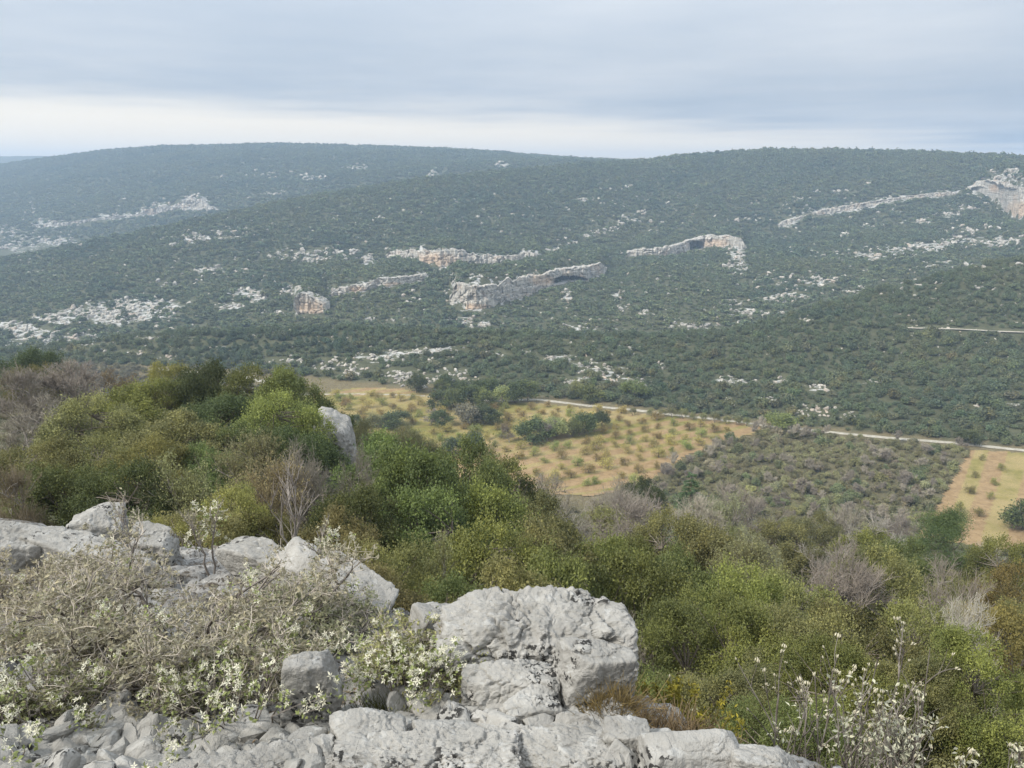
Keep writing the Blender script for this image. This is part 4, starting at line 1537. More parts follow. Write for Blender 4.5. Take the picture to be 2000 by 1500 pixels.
# (u of the crown's middle, row of its top, width in pixels, distance, kind, colour, label)
TREES = [
    (48, 668, 170, 92, "O", "Od", "dark tree rising behind the grey bare trees at the left edge"),
    (62, 708, 120, 72, "B", "By", "yellowish shrub under the dark tree at the left edge"),
    (35, 738, 190, 50, "G", "Gm", "leafless grey tree at the left edge below the yellowish shrub"),
    (140, 728, 190, 52, "G", "Gm", "leafless grey tree, second from the left edge on the spur"),
    (-10, 800, 170, 42, "G", "G", "leafless tree cut by the left edge above the ochre shrub"),
    (228, 742, 150, 54, "S", "Sb", "brown half-leafed tree between grey bare trees and yellow-topped oak"),
    (170, 790, 210, 39, "O", "Ob", "olive holm oak in front of the leafless grey trees on the spur"),
    (318, 716, 120, 50, "B", "By", "yellow pointed shrub standing highest on the spur's skyline"),
    (286, 758, 190, 46, "O", "Oy", "light olive oak just below the yellow pointed shrub"),
    (402, 722, 180, 48, "O", "Od", "dark holm oak on the skyline right of the yellow pointed shrub"),
    (482, 734, 170, 47, "O", "O", "dark green oak in the middle of the spur's right skyline"),
    (562, 740, 130, 46, "O", "O", "round green oak at the spur's end above the crag"),
    (430, 785, 220, 42, "O", "Od", "broad dark oak in the second row of the spur"),
    (535, 786, 190, 40, "O", "Oy", "yellow-tinged oak left of the crag, second row"),
    (612, 798, 80, 44.5, "O", "Od", "small dark oak growing against the top of the crag"),
    (572, 850, 180, 37, "O", "Od", "very dark oak at the foot of the crag"),
    (470, 850, 190, 35, "O", "Od", "dark oak left of the very dark one at the crag's foot"),
    (330, 826, 220, 35, "O", "Ob", "dull green oak in the centre of the spur's flank"),
    (60, 858, 210, 27, "B", "B", "big olive shrub at the left edge below the bare trees"),
    (165, 848, 180, 30, "B", "B", "olive shrub right of the big one at the left edge"),
    (285, 868, 210, 28, "B", "By", "bright yellow-green shrub in the middle of the left slope"),
    (395, 872, 180, 29, "B", "Bg", "green shrub just right of the bright yellow-green one"),
    (120, 925, 220, 21, "O", "O", "green oak behind the pillar rock at the left"),
    (245, 930, 220, 20, "O", "Od", "dark oak between the pillar rock and the bright yellow-green shrub"),
    (15, 940, 150, 19, "G", "Gb", "tan leafless thicket at the left edge above the grey rocks"),
    (468, 880, 200, 25, "S", "S", "sparse grey-green tree left of the dark crag oaks"),
    (345, 925, 190, 20, "S", "S", "sparse budding tree behind the small grey knob of rock"),
    (470, 925, 200, 19, "S", "Sb", "sparse brownish tree left of the pale sapling"),
    (565, 890, 170, 24, "G", "G", "leafless tree in front of the dark crag oaks"),
    (640, 920, 150, 25, "G", "G", "leafless grey tree between the pale sapling and the green oaks"),
    (372, 985, 150, 15, "B", "Bb", "rusty-yellow shrub behind the white blossom spray"),
    (455, 965, 160, 16.5, "B", "By", "yellow shrub just right of the white blossom spray"),
    (528, 1000, 160, 16, "B", "B", "olive shrub at the foot of the pale sapling"),
    (300, 1010, 140, 13, "B", "By", "yellow-green shrub between the pillar rock and the rock knob"),
    (185, 1015, 190, 12.5, "B", "Bg", "green shrub between the left rocks and the pillar rock"),
    (628, 1000, 190, 16, "B", "Bb", "rusty olive shrub above the long rock ridge"),
    (735, 880, 230, 30, "O", "Og", "fresh green oak, leftmost of the big central ones"),
    (905, 888, 250, 37, "O", "O", "wide oak at the back of the central group beside the orchard"),
    (985, 918, 140, 44, "O", "O", "small oak at the right back of the central group"),
    (815, 905, 260, 27, "O", "Og", "largest fresh green oak in the middle of the central group"),
    (690, 975, 230, 22, "O", "O", "green oak left front of the central group"),
    (845, 985, 220, 23, "O", "Og", "green oak in front of the largest central oak"),
    (950, 975, 230, 27, "O", "Oy", "olive oak right of the largest central oak"),
    (1050, 990, 180, 33, "O", "Ob", "brownish olive oak right of the central group"),
    (668, 1060, 170, 13, "B", "Bb", "ochre shrub right above the long rock ridge's end"),
    (750, 1080, 180, 14, "B", "B", "olive shrub in front of the left central oaks"),
    (840, 1075, 180, 15.5, "S", "S", "sparse tree with pale leaves left behind the main boulder"),
    (940, 1052, 270, 18.5, "O", "Oy", "large olive oak right behind the main boulder's left half"),
    (1070, 1060, 270, 20.5, "O", "Ob", "large brownish oak behind the main boulder's middle"),
    (1175, 1075, 240, 21, "O", "Oy", "olive oak behind the main boulder's right end"),
    (965, 1110, 210, 12.5, "B", "Bb", "brown-tinged shrub touching the main boulder's skyline"),
    (1105, 1125, 260, 14, "O", "O", "green oak touching the main boulder's right skyline"),
    (1240, 1125, 240, 15, "O", "O", "dark oak right of the main boulder's top"),
    (850, 1130, 180, 11.5, "B", "Bg", "green shrub left of the main boulder's top"),
    (700, 1120, 150, 11, "B", "Bb", "brown shrub behind the right end of the long rock ridge"),
    (812, 836, 120, 64, "P", "Pb", "brownish pine in front of the orchard, rightmost of three"),
    (712, 832, 110, 66, "P", "Pb", "brownish pine beside the crag, leftmost of three"),
    (752, 852, 90, 60, "P", "Pb", "small brownish pine between two taller ones by the orchard"),
    (1075, 938, 160, 72, "G", "G", "grey leafless tree at the near edge of the orchard, left one"),
    (1190, 945, 200, 66, "G", "G", "wide grey leafless tree at the near edge of the orchard"),
    (1130, 968, 220, 50, "G", "G", "grey leafless tree between the central oaks and the cedar"),
    (1215, 992, 220, 44, "G", "Gm", "mauve-grey leafless tree left below the cedar"),
    (1254, 942, 80, 108, "O", "Od", "small dark oak at the orchard's near right corner"),
    (1352, 918, 130, 70, "C", "C", "dark pointed cedar standing above the trees"),
    (1255, 975, 160, 62, "S", "Sp", "pale green tree left of the cedar"),
    (1425, 975, 170, 66, "S", "Sg", "grey-green budding tree right of the cedar"),
    (1450, 1010, 120, 56, "S", "Sy", "lime-green budding tree right of the cedar"),
    (1385, 1005, 180, 52, "G", "G", "grey bare tree just below the cedar"),
    (1310, 1025, 210, 36, "O", "Ob", "brownish oak below the cedar's left side"),
    (1400, 1055, 190, 34, "O", "Ob", "brownish oak below the cedar's right side"),
    (1235, 1070, 180, 33, "O", "Oy", "olive oak below the pale green tree"),
    (1512, 972, 150, 88, "G", "Gm", "mauve bare tree at the near edge of the scrub, left one"),
    (1590, 1000, 120, 92, "B", "Ob", "dull shrub at the near edge of the scrub, middle one"),
    (1672, 990, 170, 94, "G", "G", "grey bare tree at the near edge of the scrub, right one"),
    (1750, 1030, 100, 96, "G", "Gm", "mauve bare tree left of the straw field's near corner"),
    (1540, 1035, 140, 62, "O", "Ob", "brownish oak in front of the scrub's left part"),
    (1478, 1055, 150, 50, "S", "Sg", "pale grey-green tree in front of the lime-green one"),
    (1620, 1030, 200, 60, "G", "Gw", "whitish bare tree in front of the scrub's middle"),
    (1705, 1055, 160, 58, "O", "Oy", "olive oak left of the tall pine"),
    (1852, 1012, 200, 62, "P", "P", "tall dark pine in front of the straw field"),
    (1770, 1070, 150, 50, "O", "O", "green oak at the left foot of the tall pine"),
    (1965, 1072, 160, 56, "O", "Oy", "olive oak at the right edge beside the tall pine"),
    (1925, 1068, 110, 72, "G", "G", "grey bare tree right behind the tall pine"),
    (1485, 1100, 210, 28, "S", "S", "sparse olive tree in the middle right slope"),
    (1605, 1075, 270, 31, "G", "Gm", "large grey-brown bare tree in the middle right slope"),
    (1725, 1100, 200, 32, "O", "Ob", "brownish oak right of the large grey-brown bare tree"),
    (1900, 1130, 200, 34, "B", "B", "olive shrub below the tall pine"),
    (1990, 1120, 160, 36, "B", "Bo", "orange-tinged shrub at the right edge below the olive oak"),
    (1335, 1110, 230, 21, "O", "O", "green oak right of the dark oak by the boulder"),
    (1440, 1140, 220, 18, "O", "Oy", "olive oak in the middle of the right slope"),
    (1540, 1115, 200, 21, "B", "B", "yellowish tall shrub left below the large grey-brown bare tree"),
    (1800, 1155, 170, 25, "G", "Gm", "grey bare tree between olive shrubs on the right slope"),
    (1325, 1225, 270, 11.5, "N", "O", "dark near oak to the right of the main boulder"),
    (1450, 1205, 270, 12, "N", "Oy", "olive near oak behind the catkin shrub's left side"),
    (1572, 1195, 260, 12.5, "N", "Ob", "brownish near oak behind the catkin shrub"),
    (1690, 1185, 250, 14.5, "B", "B", "olive shrub behind the catkin shrub's right side"),
    (1790, 1195, 210, 15, "B", "B", "yellowish shrub left of the white dead branches"),
    (1655, 1290, 260, 9.5, "N", "Oy", "near oak just behind the catkin shrub's branches"),
    (1885, 1190, 150, 15, "G", "Gw", "dead tree with whitish branches near the right edge"),
    (1968, 1175, 190, 17, "B", "Bo", "orange-yellow shrub at the right edge above the near oak"),
    (1935, 1270, 280, 9.5, "N", "Oy", "yellow-green near oak in the lower right corner"),
    (1800, 1300, 240, 9.5, "N", "Ob", "dull near oak between the catkin shrub and the right edge"),
    (1245, 1235, 120, 10.5, "G", "Gm", "tangle of grey twigs beside the main boulder's right face"),
    (1270, 1320, 190, 8.0, "N", "O", "low dark oak at the foot of the main boulder's right face"),
    (1420, 1330, 260, 8.0, "N", "Ob", "low near oak behind the yellow spurge"),
    (1560, 1370, 240, 6.8, "N", "O", "lowest near oak, behind the bottom of the catkin shrub"),
]
low = []
for (u_, v_, w_, Y_, kd, ck, lab) in TREES:
    top = pt(u_, v_, Y_)
    g = float(ground(top[0], top[1]))
    H = top[2] - g
    Hc = min(max(H, 1.6), 11)
    dep = Y_ * CP - top[2] * SP
    W = w_ * dep / FOC
    W = max(W, H * (.76 if kd in 'ONB' else .5))
    low.append((lab[:40], round(H, 1), round(W, 1)))
    plant(kd, (top[0], top[1], g), Hc * 1.03, W * 1.06, COL[ck], lab)
for x in low:
    if x[1] < 1.8 or x[1] > 9.5 or not 0.5 < x[1] / x[2] < 2.2:
        print("tree", x)

# undergrowth between the trees of the slope
ug, ur = scatter(7, 172, 2.6, 91)
u, v = project(ug)
gd = sstep(0.0, 0.0001, ug[:, 1])
keep = (u > -380) & (u < 2380) & ~in_poly(ug[:, 0], ug[:, 1], [tuple(p) for p in FIELD]) & ~in_poly(ug[:, 0], ug[:, 1], [tuple(p) for p in ORCHARD])
keep &= ur.random(len(ug)) < 0.75
ug = ug[keep]
rad = ur.uniform(.55, 1.35, len(ug)) * np.interp(ug[:, 1], [8, 40, 170], [.6, 1, 1.2])
UND = [bush_mesh("undergrowth", 560 + i, 18, 1500, 0.10, M_LEAFB) for i in range(4)]
instancer("undergrowth", ug, np.stack([ug[:, 0] * 0, ug[:, 0] * 0, ur.uniform(0, 6.28, len(ug))], 1),
          rad[:, None] * np.stack([ur.uniform(.9, 1.3, len(ug)), ur.uniform(.9, 1.3, len(ug)), ur.uniform(.35, .9, len(ug))], 1),
          ur.integers(0, 4, len(ug)), [proto("undergrowth_bush", m) for m in UND], (0.19, 0.175, 0.085), label="low undergrowth filling the slope between the trees")

# ------------------------------------------------------------------ trees of the valley floor
M_TRUNKO = bark_material("orchard_bark", (.16, .125, .09), (.26, .21, .15))


def orchard_tree(seed, H=3.6, R=1.9, nl=260):
    rng = np.random.default_rng(seed)
    pr = Parts()
    T = np.array([[0, 0, -.2], [rng.normal(0, .06), rng.normal(0, .06), .55], [rng.normal(0, .1), rng.normal(0, .1), 1.15]])
    V, Q = tubes(T[None], np.array([[.15, .12, .10]]), 6)
    pr.add(V, Q)
    L, _, _ = grow(rng, T[None], 9, R * 1.0, .85, .35, 5, .22, .7)
    V, Q = tubes(L, np.linspace(.06, .022, 5)[None] * np.ones((9, 1)), 4)
    pr.add(V, Q)
    L2, _, _ = grow(rng, L, 44, R * .62, .85, .25, 4, .25, .3)
    V, Q = tubes(L2, np.linspace(.022, .010, 4)[None] * np.ones((44, 1)), 3)
    pr.add(V, Q)
    cp = Parts()
    i = rng.integers(0, 44, nl)
    t = rng.integers(1, 4, nl)
    P = L2[i, t] + rng.normal(0, .26, (nl, 3))
    Ls = rng.uniform(.12, .24, nl)
    V, Q = leaves(P, rdir(rng, nl), norm(rdir(rng, nl) + np.array([0, 0, .7])), Ls, Ls * .6)
    cp.add(V, Q, attr=np.repeat(rng.random(nl), 4))
    return pr.mesh("orchard_trunk", [M_TRUNKO], True), cp.mesh("orchard_crown", [M_SPRING]), H, 2 * R * 1.1


KINDS["A"] = [orchard_tree(700 + i, nl=[1500, 1150, 1700, 1000][i]) for i in range(4)]
NAMES["A"] = ("orchard_tree", "tree")
KINDS["V"] = [leafy_tree("valley_oak", 720 + i, 6.0, 3.0, 7, 40, 16, 5, 0.42, 0.7, 0.12, M_LEAF, 0.30) + (6.0, 6.2) for i in range(3)]
NAMES["V"] = ("valley_oak", "tree")
KINDS["L"] = [leafy_tree("olive", 730 + i, 3.0, 1.5, 5, 24, 14, 5, 0.24, 0.5, 0.25, M_LEAF, 0.30) + (3.0, 3.2) for i in range(2)]
NAMES["L"] = ("olive_tree", "tree")
KINDS["K"] = [bare_tree("valley_bare", 740 + i, 5.0, 2.5, (12, 70, 420, 1500), 0.02, stems=2) + (5.0, 5.2) for i in range(2)]
NAMES["K"] = ("bare_tree", "tree")

GROVE = [   # u, row of the foot, width px, height px, kind, colour, label
    (812, 768, 46, 32, "V", "Od", "round dark oak left of the road by the orange mound"),
    (862, 764, 24, 20, "V", "O", "small dark oak right of the round one by the mound"),
    (872, 758, 30, 22, "V", "Od", "dark oak behind the small one near the orange mound"),
    (902, 768, 24, 22, "V", "Od", "little oak alone between mound and grove"),
    (862, 798, 46, 32, "V", "Od", "leftmost dark oak of the long grove in the orchard"),
    (886, 797, 42, 34, "V", "O", "second dark oak from the left in the long grove"),
    (914, 796, 48, 36, "V", "Od", "third dark oak from the left in the long grove"),
    (944, 794, 46, 34, "V", "O", "fourth dark oak from the left in the long grove"),
    (936, 772, 30, 26, "V", "Od", "dark oak behind the middle of the long grove"),
    (958, 771, 30, 28, "V", "Od", "dark oak behind the right half of the long grove"),
    (984, 788, 34, 32, "V", "Sy", "pale yellow-green tree at the right of the long grove"),
    (1006, 788, 44, 38, "V", "Od", "tall dark oak right of the pale yellow-green tree"),
    (1030, 786, 38, 34, "V", "O", "rightmost dark oak of the long grove by the road"),
    (916, 828, 50, 36, "V", "Gv", "greyish half-bare tree in the middle of the orchard"),
    (945, 828, 46, 32, "V", "Od", "dark oak right of the greyish half-bare tree"),
    (968, 829, 34, 20, "V", "Oy", "low green bush at the right of the mid-orchard clump"),
    (840, 832, 44, 28, "K", "Gm", "brown bare tree left of the mid-orchard clump"),
    (862, 832, 34, 28, "V", "Od", "dark oak at the right of the brown bare tree"),
    (770, 834, 58, 26, "V", "Od", "wide dark bush in the left of the orchard"),
    (732, 836, 36, 22, "V", "Ob", "brownish bush left of the wide dark one"),
    (695, 836, 24, 24, "V", "Od", "small dark oak right beside the crag in the orchard"),
    (890, 888, 48, 30, "V", "Od", "left one of the two dark oaks at the orchard's near edge"),
    (922, 882, 40, 34, "V", "Od", "right one of the two dark oaks at the orchard's near edge"),
    (1044, 862, 70, 38, "V", "Od", "dark oak of the clump in the orchard's centre"),
    (1068, 860, 44, 34, "K", "Gm", "mauve bare tree at the right side of the central clump"),
    (996, 866, 38, 36, "K", "Gb", "tan bare tree left of the central clump"),
    (1086, 852, 46, 32, "V", "Sy", "bright green tree between the two central clumps"),
    (1118, 852, 40, 30, "V", "O", "left dark oak of the right clump in the orchard"),
    (1142, 846, 46, 38, "V", "Od", "tall dark oak of the right clump in the orchard"),
    (1176, 834, 34, 28, "V", "Od", "round dark oak standing apart at the right clump's end"),
    (1890, 868, 44, 24, "V", "Od", "dark oak beside the road at the straw field's far end"),
    (1995, 1045, 70, 56, "V", "Od", "dark round tree at the right edge inside the straw field"),
    (1240, 778, 50, 30, "V", "O", "dark bush behind the road above the olive row"),
    (1120, 776, 36, 26, "V", "Ob", "dull bush beside the road where it bends"),
    (1150, 784, 40, 28, "V", "O", "dark bush right of the road bend"),
    (1525, 838, 50, 26, "V", "Oy", "light green tree at the orchard's right corner by the road"),
]
blocked = []
for (u_, vb_, w_, h_, kd, ck, lab) in GROVE:
    q = floor_pts([(u_, vb_)])[0]
    dep = q[1] * CP - FLOOR * SP
    H, W = h_ * dep / FOC / 0.95, w_ * dep / FOC
    blocked.append((q[0], q[1], W * .5))
    plant(kd, (q[0], q[1], float(ground(q[0], q[1]))), H, W * 1.05, COL[ck], lab, group="trees of the groves in the valley")

OLV = [(1236, 812), (1272, 813), (1293, 815), (1312, 817), (1334, 819), (1354, 821), (1372, 823), (1395, 826), (1419, 829), (1438, 830), (1458, 833)]
ORD = ["first", "second", "third", "fourth", "fifth", "sixth", "seventh", "eighth", "ninth", "tenth", "eleventh", "twelfth", "thirteenth", "fourteenth", "fifteenth", "sixteenth",
       "seventeenth", "eighteenth", "nineteenth", "twentieth", "twenty-first", "twenty-second", "twenty-third", "twenty-fourth", "twenty-fifth", "twenty-sixth", "twenty-seventh", "twenty-eighth", "twenty-ninth", "thirtieth"]
for i, (u_, vb_) in enumerate(OLV):
    q = floor_pts([(u_, vb_)])[0]
    W = 3.0 * (1.25 if i in (3, 4, 7) else 0.95)
    blocked.append((q[0], q[1], 3))
    plant("L", (q[0], q[1], float(ground(q[0], q[1]))), W * .95, W, COL["Ob"], ORD[i] + " small olive tree from the left in the row beside the road", group="olive trees in a row along the road")

# orchard: trees on a grid whose rows follow the tilled strips
oc = ORCHARD.mean(0)
a0, b0 = ORCHARD @ ROWDIR, ORCHARD @ ROWN
orng = np.random.default_rng(23)
rows = {}
k0, k1 = math.ceil(b0.min() / ROWGAP), math.floor(b0.max() / ROWGAP)
for kk in range(k0, k1 + 1):
    for a in np.arange(a0.min(), a0.max(), 6.4):
        p = ROWDIR * (a + orng.normal(0, .9)) + ROWN * (kk * ROWGAP + ROWGAP * .5 + orng.normal(0, .35))
        if not in_poly(np.array([p[0]]), np.array([p[1]]), [tuple(x) for x in ORCHARD])[0]:
            continue
        uu, vv = project(np.array([p[0], p[1], FLOOR]))
        if uu < 600 or vv > 952 or (vv < 774 and uu < 860) or vv < 790 and uu > 960:
            continue
        if vv > 905 + (uu - 1000) * 0.05 and uu < 1050:
            continue
        if any((p[0] - x) ** 2 + (p[1] - y) ** 2 < (r_ + 1.2) ** 2 for x, y, r_ in blocked):
            continue
        if orng.random() < 0.07:
            continue
        rows.setdefault(kk, []).append(p)
n_or = 0
for ri, kk in enumerate(sorted(rows)):
    for ci, p in enumerate(sorted(rows[kk], key=lambda q: q @ ROWDIR)):
        sc_ = orng.uniform(.70, 1.28)
        uu, vv = project(np.array([p[0], p[1], FLOOR]))
        fade = sstep(790, 900, vv)
        cl_ = np.array([0.37, 0.30, 0.115]) * (1 - fade) + np.array([0.38, 0.33, 0.125]) * fade
        cl_ = cl_ * orng.uniform(.8, 1.15) * (np.array([.82, 1.08, .9]) if orng.random() < .3 else 1)
        plant("A", (p[0], p[1], float(ground(p[0], p[1])) + .12), 3.9 * sc_, 5.2 * sc_, cl_,
              f"orchard tree, {ORD[ci % 30]} from the left in the {ORD[ri % 30]} row from the near edge", group="fruit trees planted in the orchard rows")
        n_or += 1
print("orchard trees", n_or)
for i, (u_, vb_, lab) in enumerate([(1876, 1006, "largest young tree in the straw field, left row"), (1893, 966, "bushy young tree behind the largest one in the straw field"),
                                    (1911, 1016, "young tree right of the largest one in the straw field"), (1932, 978, "bare young tree in the straw field's right row"),
                                    (1905, 935, "thin young tree in the straw field's left row, further back"), (1943, 948, "thin young tree in the straw field's right row, further back"),
                                    (1916, 900, "leafless young tree near the far end of the straw field"), (1955, 920, "small young tree at the far right of the straw field")]):
    q = floor_pts([(u_, vb_)])[0]
    plant("A", (q[0], q[1], float(ground(q[0], q[1])) + .12), 3.9 if i < 3 else 3.0, 4.3 if i < 3 else 3.2, (0.26, 0.25, 0.09), lab, group="young trees in the straw field")

# scrub between the orchard and the straw field
SCR = [bush_mesh("scrub_foliage", 580 + i, 16, 700, 0.17, M_LEAFB) for i in range(4)]
lo_, hi_ = SCRUB.min(0), SCRUB.max(0)
srng = np.random.default_rng(37)
gx, gy = np.meshgrid(np.arange(lo_[0], hi_[0], 2.5), np.arange(lo_[1], hi_[1], 2.5))
sp_ = np.stack([gx.ravel(), gy.ravel()], 1) + srng.uniform(-1.3, 1.3, (gx.size, 2))
sp_ = sp_[in_poly(sp_[:, 0], sp_[:, 1], [tuple(p) for p in SCRUB])]
sp3 = np.concatenate([sp_, ground(sp_[:, 0], sp_[:, 1])[:, None]], 1)
sp3 = sp3[off_roads(sp3, 3.0)]
rad = np.clip(srng.lognormal(.25, .35, len(sp3)), .6, 2.6)
u, v = project(sp3)
pick = np.argsort(-(rad / sp3[:, 1]) * ((u > 5) & (u < 1995) & (v < 1040)))[:260]
isb = np.zeros(len(sp3), bool)
isb[pick] = True
BARE_S = bare_tree("scrub_bare", 760, 2.0, 1.3, (12, 60, 380, 1300), 0.012, stems=3, up=.5)
tint = [(0.25, 0.25, 0.115), (0.18, 0.20, 0.095), (0.30, 0.28, 0.12), (0.33, 0.28, 0.185), (0.27, 0.26, 0.145)]
tname = ["olive green", "dark green", "yellowish green", "brownish", "dull green"]
sc_idx = fbm(sp3 * np.array([1, 1, 0]) / 16.0, 3, 0.5, 44)
su_, sv_ = project(sp3)


def scrub_spot(i):
    col_ = "by the orchard corner" if su_[i] < 1420 else "left of its middle" if su_[i] < 1560 else "right of its middle" if su_[i] < 1700 else "by the straw field"
    row_ = "near the road" if sv_[i] < 890 else "halfway down" if sv_[i] < 950 else "near the trees"
    return col_ + " and " + row_


for i in np.where(isb)[0]:
    q = (sc_idx[i] + .35 + srng.normal(0, .18))
    ti = 1 if q < .18 else 0 if q < .36 else 4 if q < .5 else 2 if q < .62 else 3
    bx_ = srng.random()
    if bx_ < .36:
        e = link("bare_scrub", BARE_S[1], loc=sp3[i], rot=(0, 0, float(srng.uniform(0, 6.28))), scale=float(rad[i]) * .85, color=(0.33, 0.29, 0.23),
                 label=f"leafless shrub in the scrub plot, {scrub_spot(i)}", cat="shrub", group="leafless shrubs of the scrub plot")
    else:
        link("scrub_bush", SCR[int(srng.integers(0, 4))], loc=sp3[i] - np.array([0, 0, .1]), rot=(0, 0, float(srng.uniform(0, 6.28))),
             scale=(rad[i], rad[i] * srng.uniform(.85, 1.1), rad[i] * srng.uniform(.7, 1.15)), color=np.array(tint[ti]) * srng.uniform(.85, 1.15),
             label=f"{tname[ti]} bush in the scrub plot, {scrub_spot(i)}", cat="bush", group=f"{tname[ti]} bushes of the scrub plot")
R_ = ~isb
instancer("scrub", sp3[R_], np.stack([sp3[R_, 0] * 0, sp3[R_, 0] * 0, srng.uniform(0, 6.28, R_.sum())], 1), rad[R_, None] * np.ones((1, 3)), srng.integers(0, 4, R_.sum()),
          [proto("scrub_plant", m) for m in SCR], (0.27, 0.25, 0.13), label="low mixed scrub filling the plot between orchard and straw field")
# wood along the left valley floor in front of the hill
P, r = scatter(255, 360, 3.4, 75)
s = P[:, 0] / P[:, 1]
bY = np.interp(s, SG, baseY_s)
u, v = project(P)
ok = (P[:, 1] < bY + 3) & (u > -420) & (u < 640) & clear_of(P, [ORCHARD]) & off_roads(P, 4.0) & (r.random(len(P)) < .8) & ((v < 745) | (u < 560))
P = P[ok]
instancer("valley_wood", P, np.stack([P[:, 0] * 0, P[:, 0] * 0, r.uniform(0, 6.28, len(P))], 1), r.uniform(1.2, 2.3, (len(P), 1)) * np.ones((1, 3)), r.integers(0, 4, len(P)),
          [proto("valley_wood_bush", m) for m in SCR], (0.19, 0.17, 0.105), label="brownish strip of wood on the valley floor behind the spur")

# the crag at the end of the spur
cr = pt(648, 858, 42.8)
me = rock_mesh("crag", 806, M_ROCK, 52, planes=9, rough=0.13, crack=0.08, sharp=12, size=(1.35, 1.9, 2.5), grain=1.7)
link("crag", me, loc=(cr[0] + .25, cr[1], cr[2] - .55), rot=(0.05, -0.24, 0.2), label="weathered pale crag at the end of the wooded spur beside the orchard", cat="crag")

# ------------------------------------------------------------------ the ledge at the viewpoint
EX = np.array([-12, -6, -3.6, -3.0, -1.9, -1.2, -.64, -.2, .1, .4, .6, .8, 1.2, 2, 4, 12])
EY = np.array([9, 7.5, 5.9, 5.3, 4.9, 4.25, 3.6, 3.1, 2.8, 2.4, 2.15, 1.98, 1.72, 1.45, 1.1, .6])
G0, GS, GY = -1.62, 0.30, 1.8


def ledge_plane(Y):
    return G0 - GS * (np.maximum(Y, -1.0) - GY)


def ledge(X, Y):
    d = Y - np.interp(X, EX, EY)
    z = ledge_plane(Y) - 1.9 * np.maximum(d, 0) ** 1.15
    q = np.stack([X, Y, np.zeros_like(X)], -1)
    z = z + fbm(q * 1.6, 3, 0.5, 61) * 0.07
    w = sstep(0.8, 0.0, d) if False else 1 - sstep(0.3, 1.0, d)
    f1, f2, cid = worley(q * 4.2 + 0.3 * np.stack([noise3(q * 5, 3), noise3(q * 5, 4), q[..., 2]], -1), 62)
    z = z + w * ((cid - .5) * 0.05 - 0.035 * np.exp(-((f2 - f1) / .10) ** 2))
    f1, f2, cid = worley(q * 11.0, 63)
    z = z + w * ((cid - .5) * 0.022 - 0.016 * np.exp(-((f2 - f1) / .12) ** 2) + fbm(q * 22, 3, .5, 64) * .012)
    return z


def fgp(u, v, hf=0.0):
    """point hf above the ledge seen at u, v"""
    Y = ((-G0 - GS * GY) - hf) / (-slope(v) - GS)
    return np.stack([s_of(u, v) * Y, Y * np.ones_like(u, dtype=float), ledge_plane(Y) + hf], -1)


def depth(p):
    return p[..., 1] * CP - p[..., 2] * SP


def ledge_mesh():
    xs = np.concatenate([np.arange(-12, -3.6, .3), np.arange(-3.6, 2.2, .021), np.arange(2.2, 12, .3)])
    ys = np.concatenate([np.arange(-14, 1.3, .4), np.arange(1.3, 5.8, .021), np.arange(5.8, 9.2, .25)])
    X, Y = np.meshgrid(xs, ys, indexing='ij')
    Z = ledge(X, Y)
    keep = (Y - np.interp(X, EX, EY)) < 2.2
    f = grid_faces(len(xs), len(ys))
    f = f[keep.ravel()[f].all(1)]
    use, inv = np.unique(f, return_inverse=True)
    V = np.stack([X, Y, Z], -1).reshape(-1, 3)[use]
    return mesh_np("rocky_ledge", V, [inv.reshape(f.shape)], [M_LEDGE], smooth=True)


def ledge_material():
    """rubble floor: pale limestone chips, dark earth in the joints, withered litter"""
    m, nt = new_mat("ledge_rubble")
    b = NB(nt)
    p = b.pos()
    n1 = b.noise(p, 3.0, 5, .6)
    n2 = b.noise(p, 24.0, 5, .65)
    n3 = b.noise(p, 110.0, 3, .6)
    c = b.mix(b.ramp(n1, .3, .7), (.17, .165, .155), (.28, .272, .255))
    c = b.mix(b.math('MULTIPLY', b.ramp(n2, .45, .7), .7), c, (.36, .352, .33))
    lit = b.ramp(b.noise(p, 4.5, 4, .6), .52, .62)
    c = b.mix(b.math('MULTIPLY', lit, .75), c, b.mix(b.ramp(n3, .35, .65), (.075, .06, .042), (.16, .13, .09)))
    gap = b.ramp(b.noise(p, 34.0, 4, .6), .36, .46)
    c = b.mix(gap, (.095, .082, .065), c)
    h = b.math('ADD', b.math('MULTIPLY', gap, .5), b.math('ADD', n2, b.math('MULTIPLY', n3, .3)))
    b.finish(c, .97, b.bump(h, .8, .02), .1)
    return m


M_LEDGE = ledge_material()
ledge_ob = link("rocky_ledge", ledge_mesh(), kind="structure", label="rubble-strewn limestone ledge at the viewpoint")

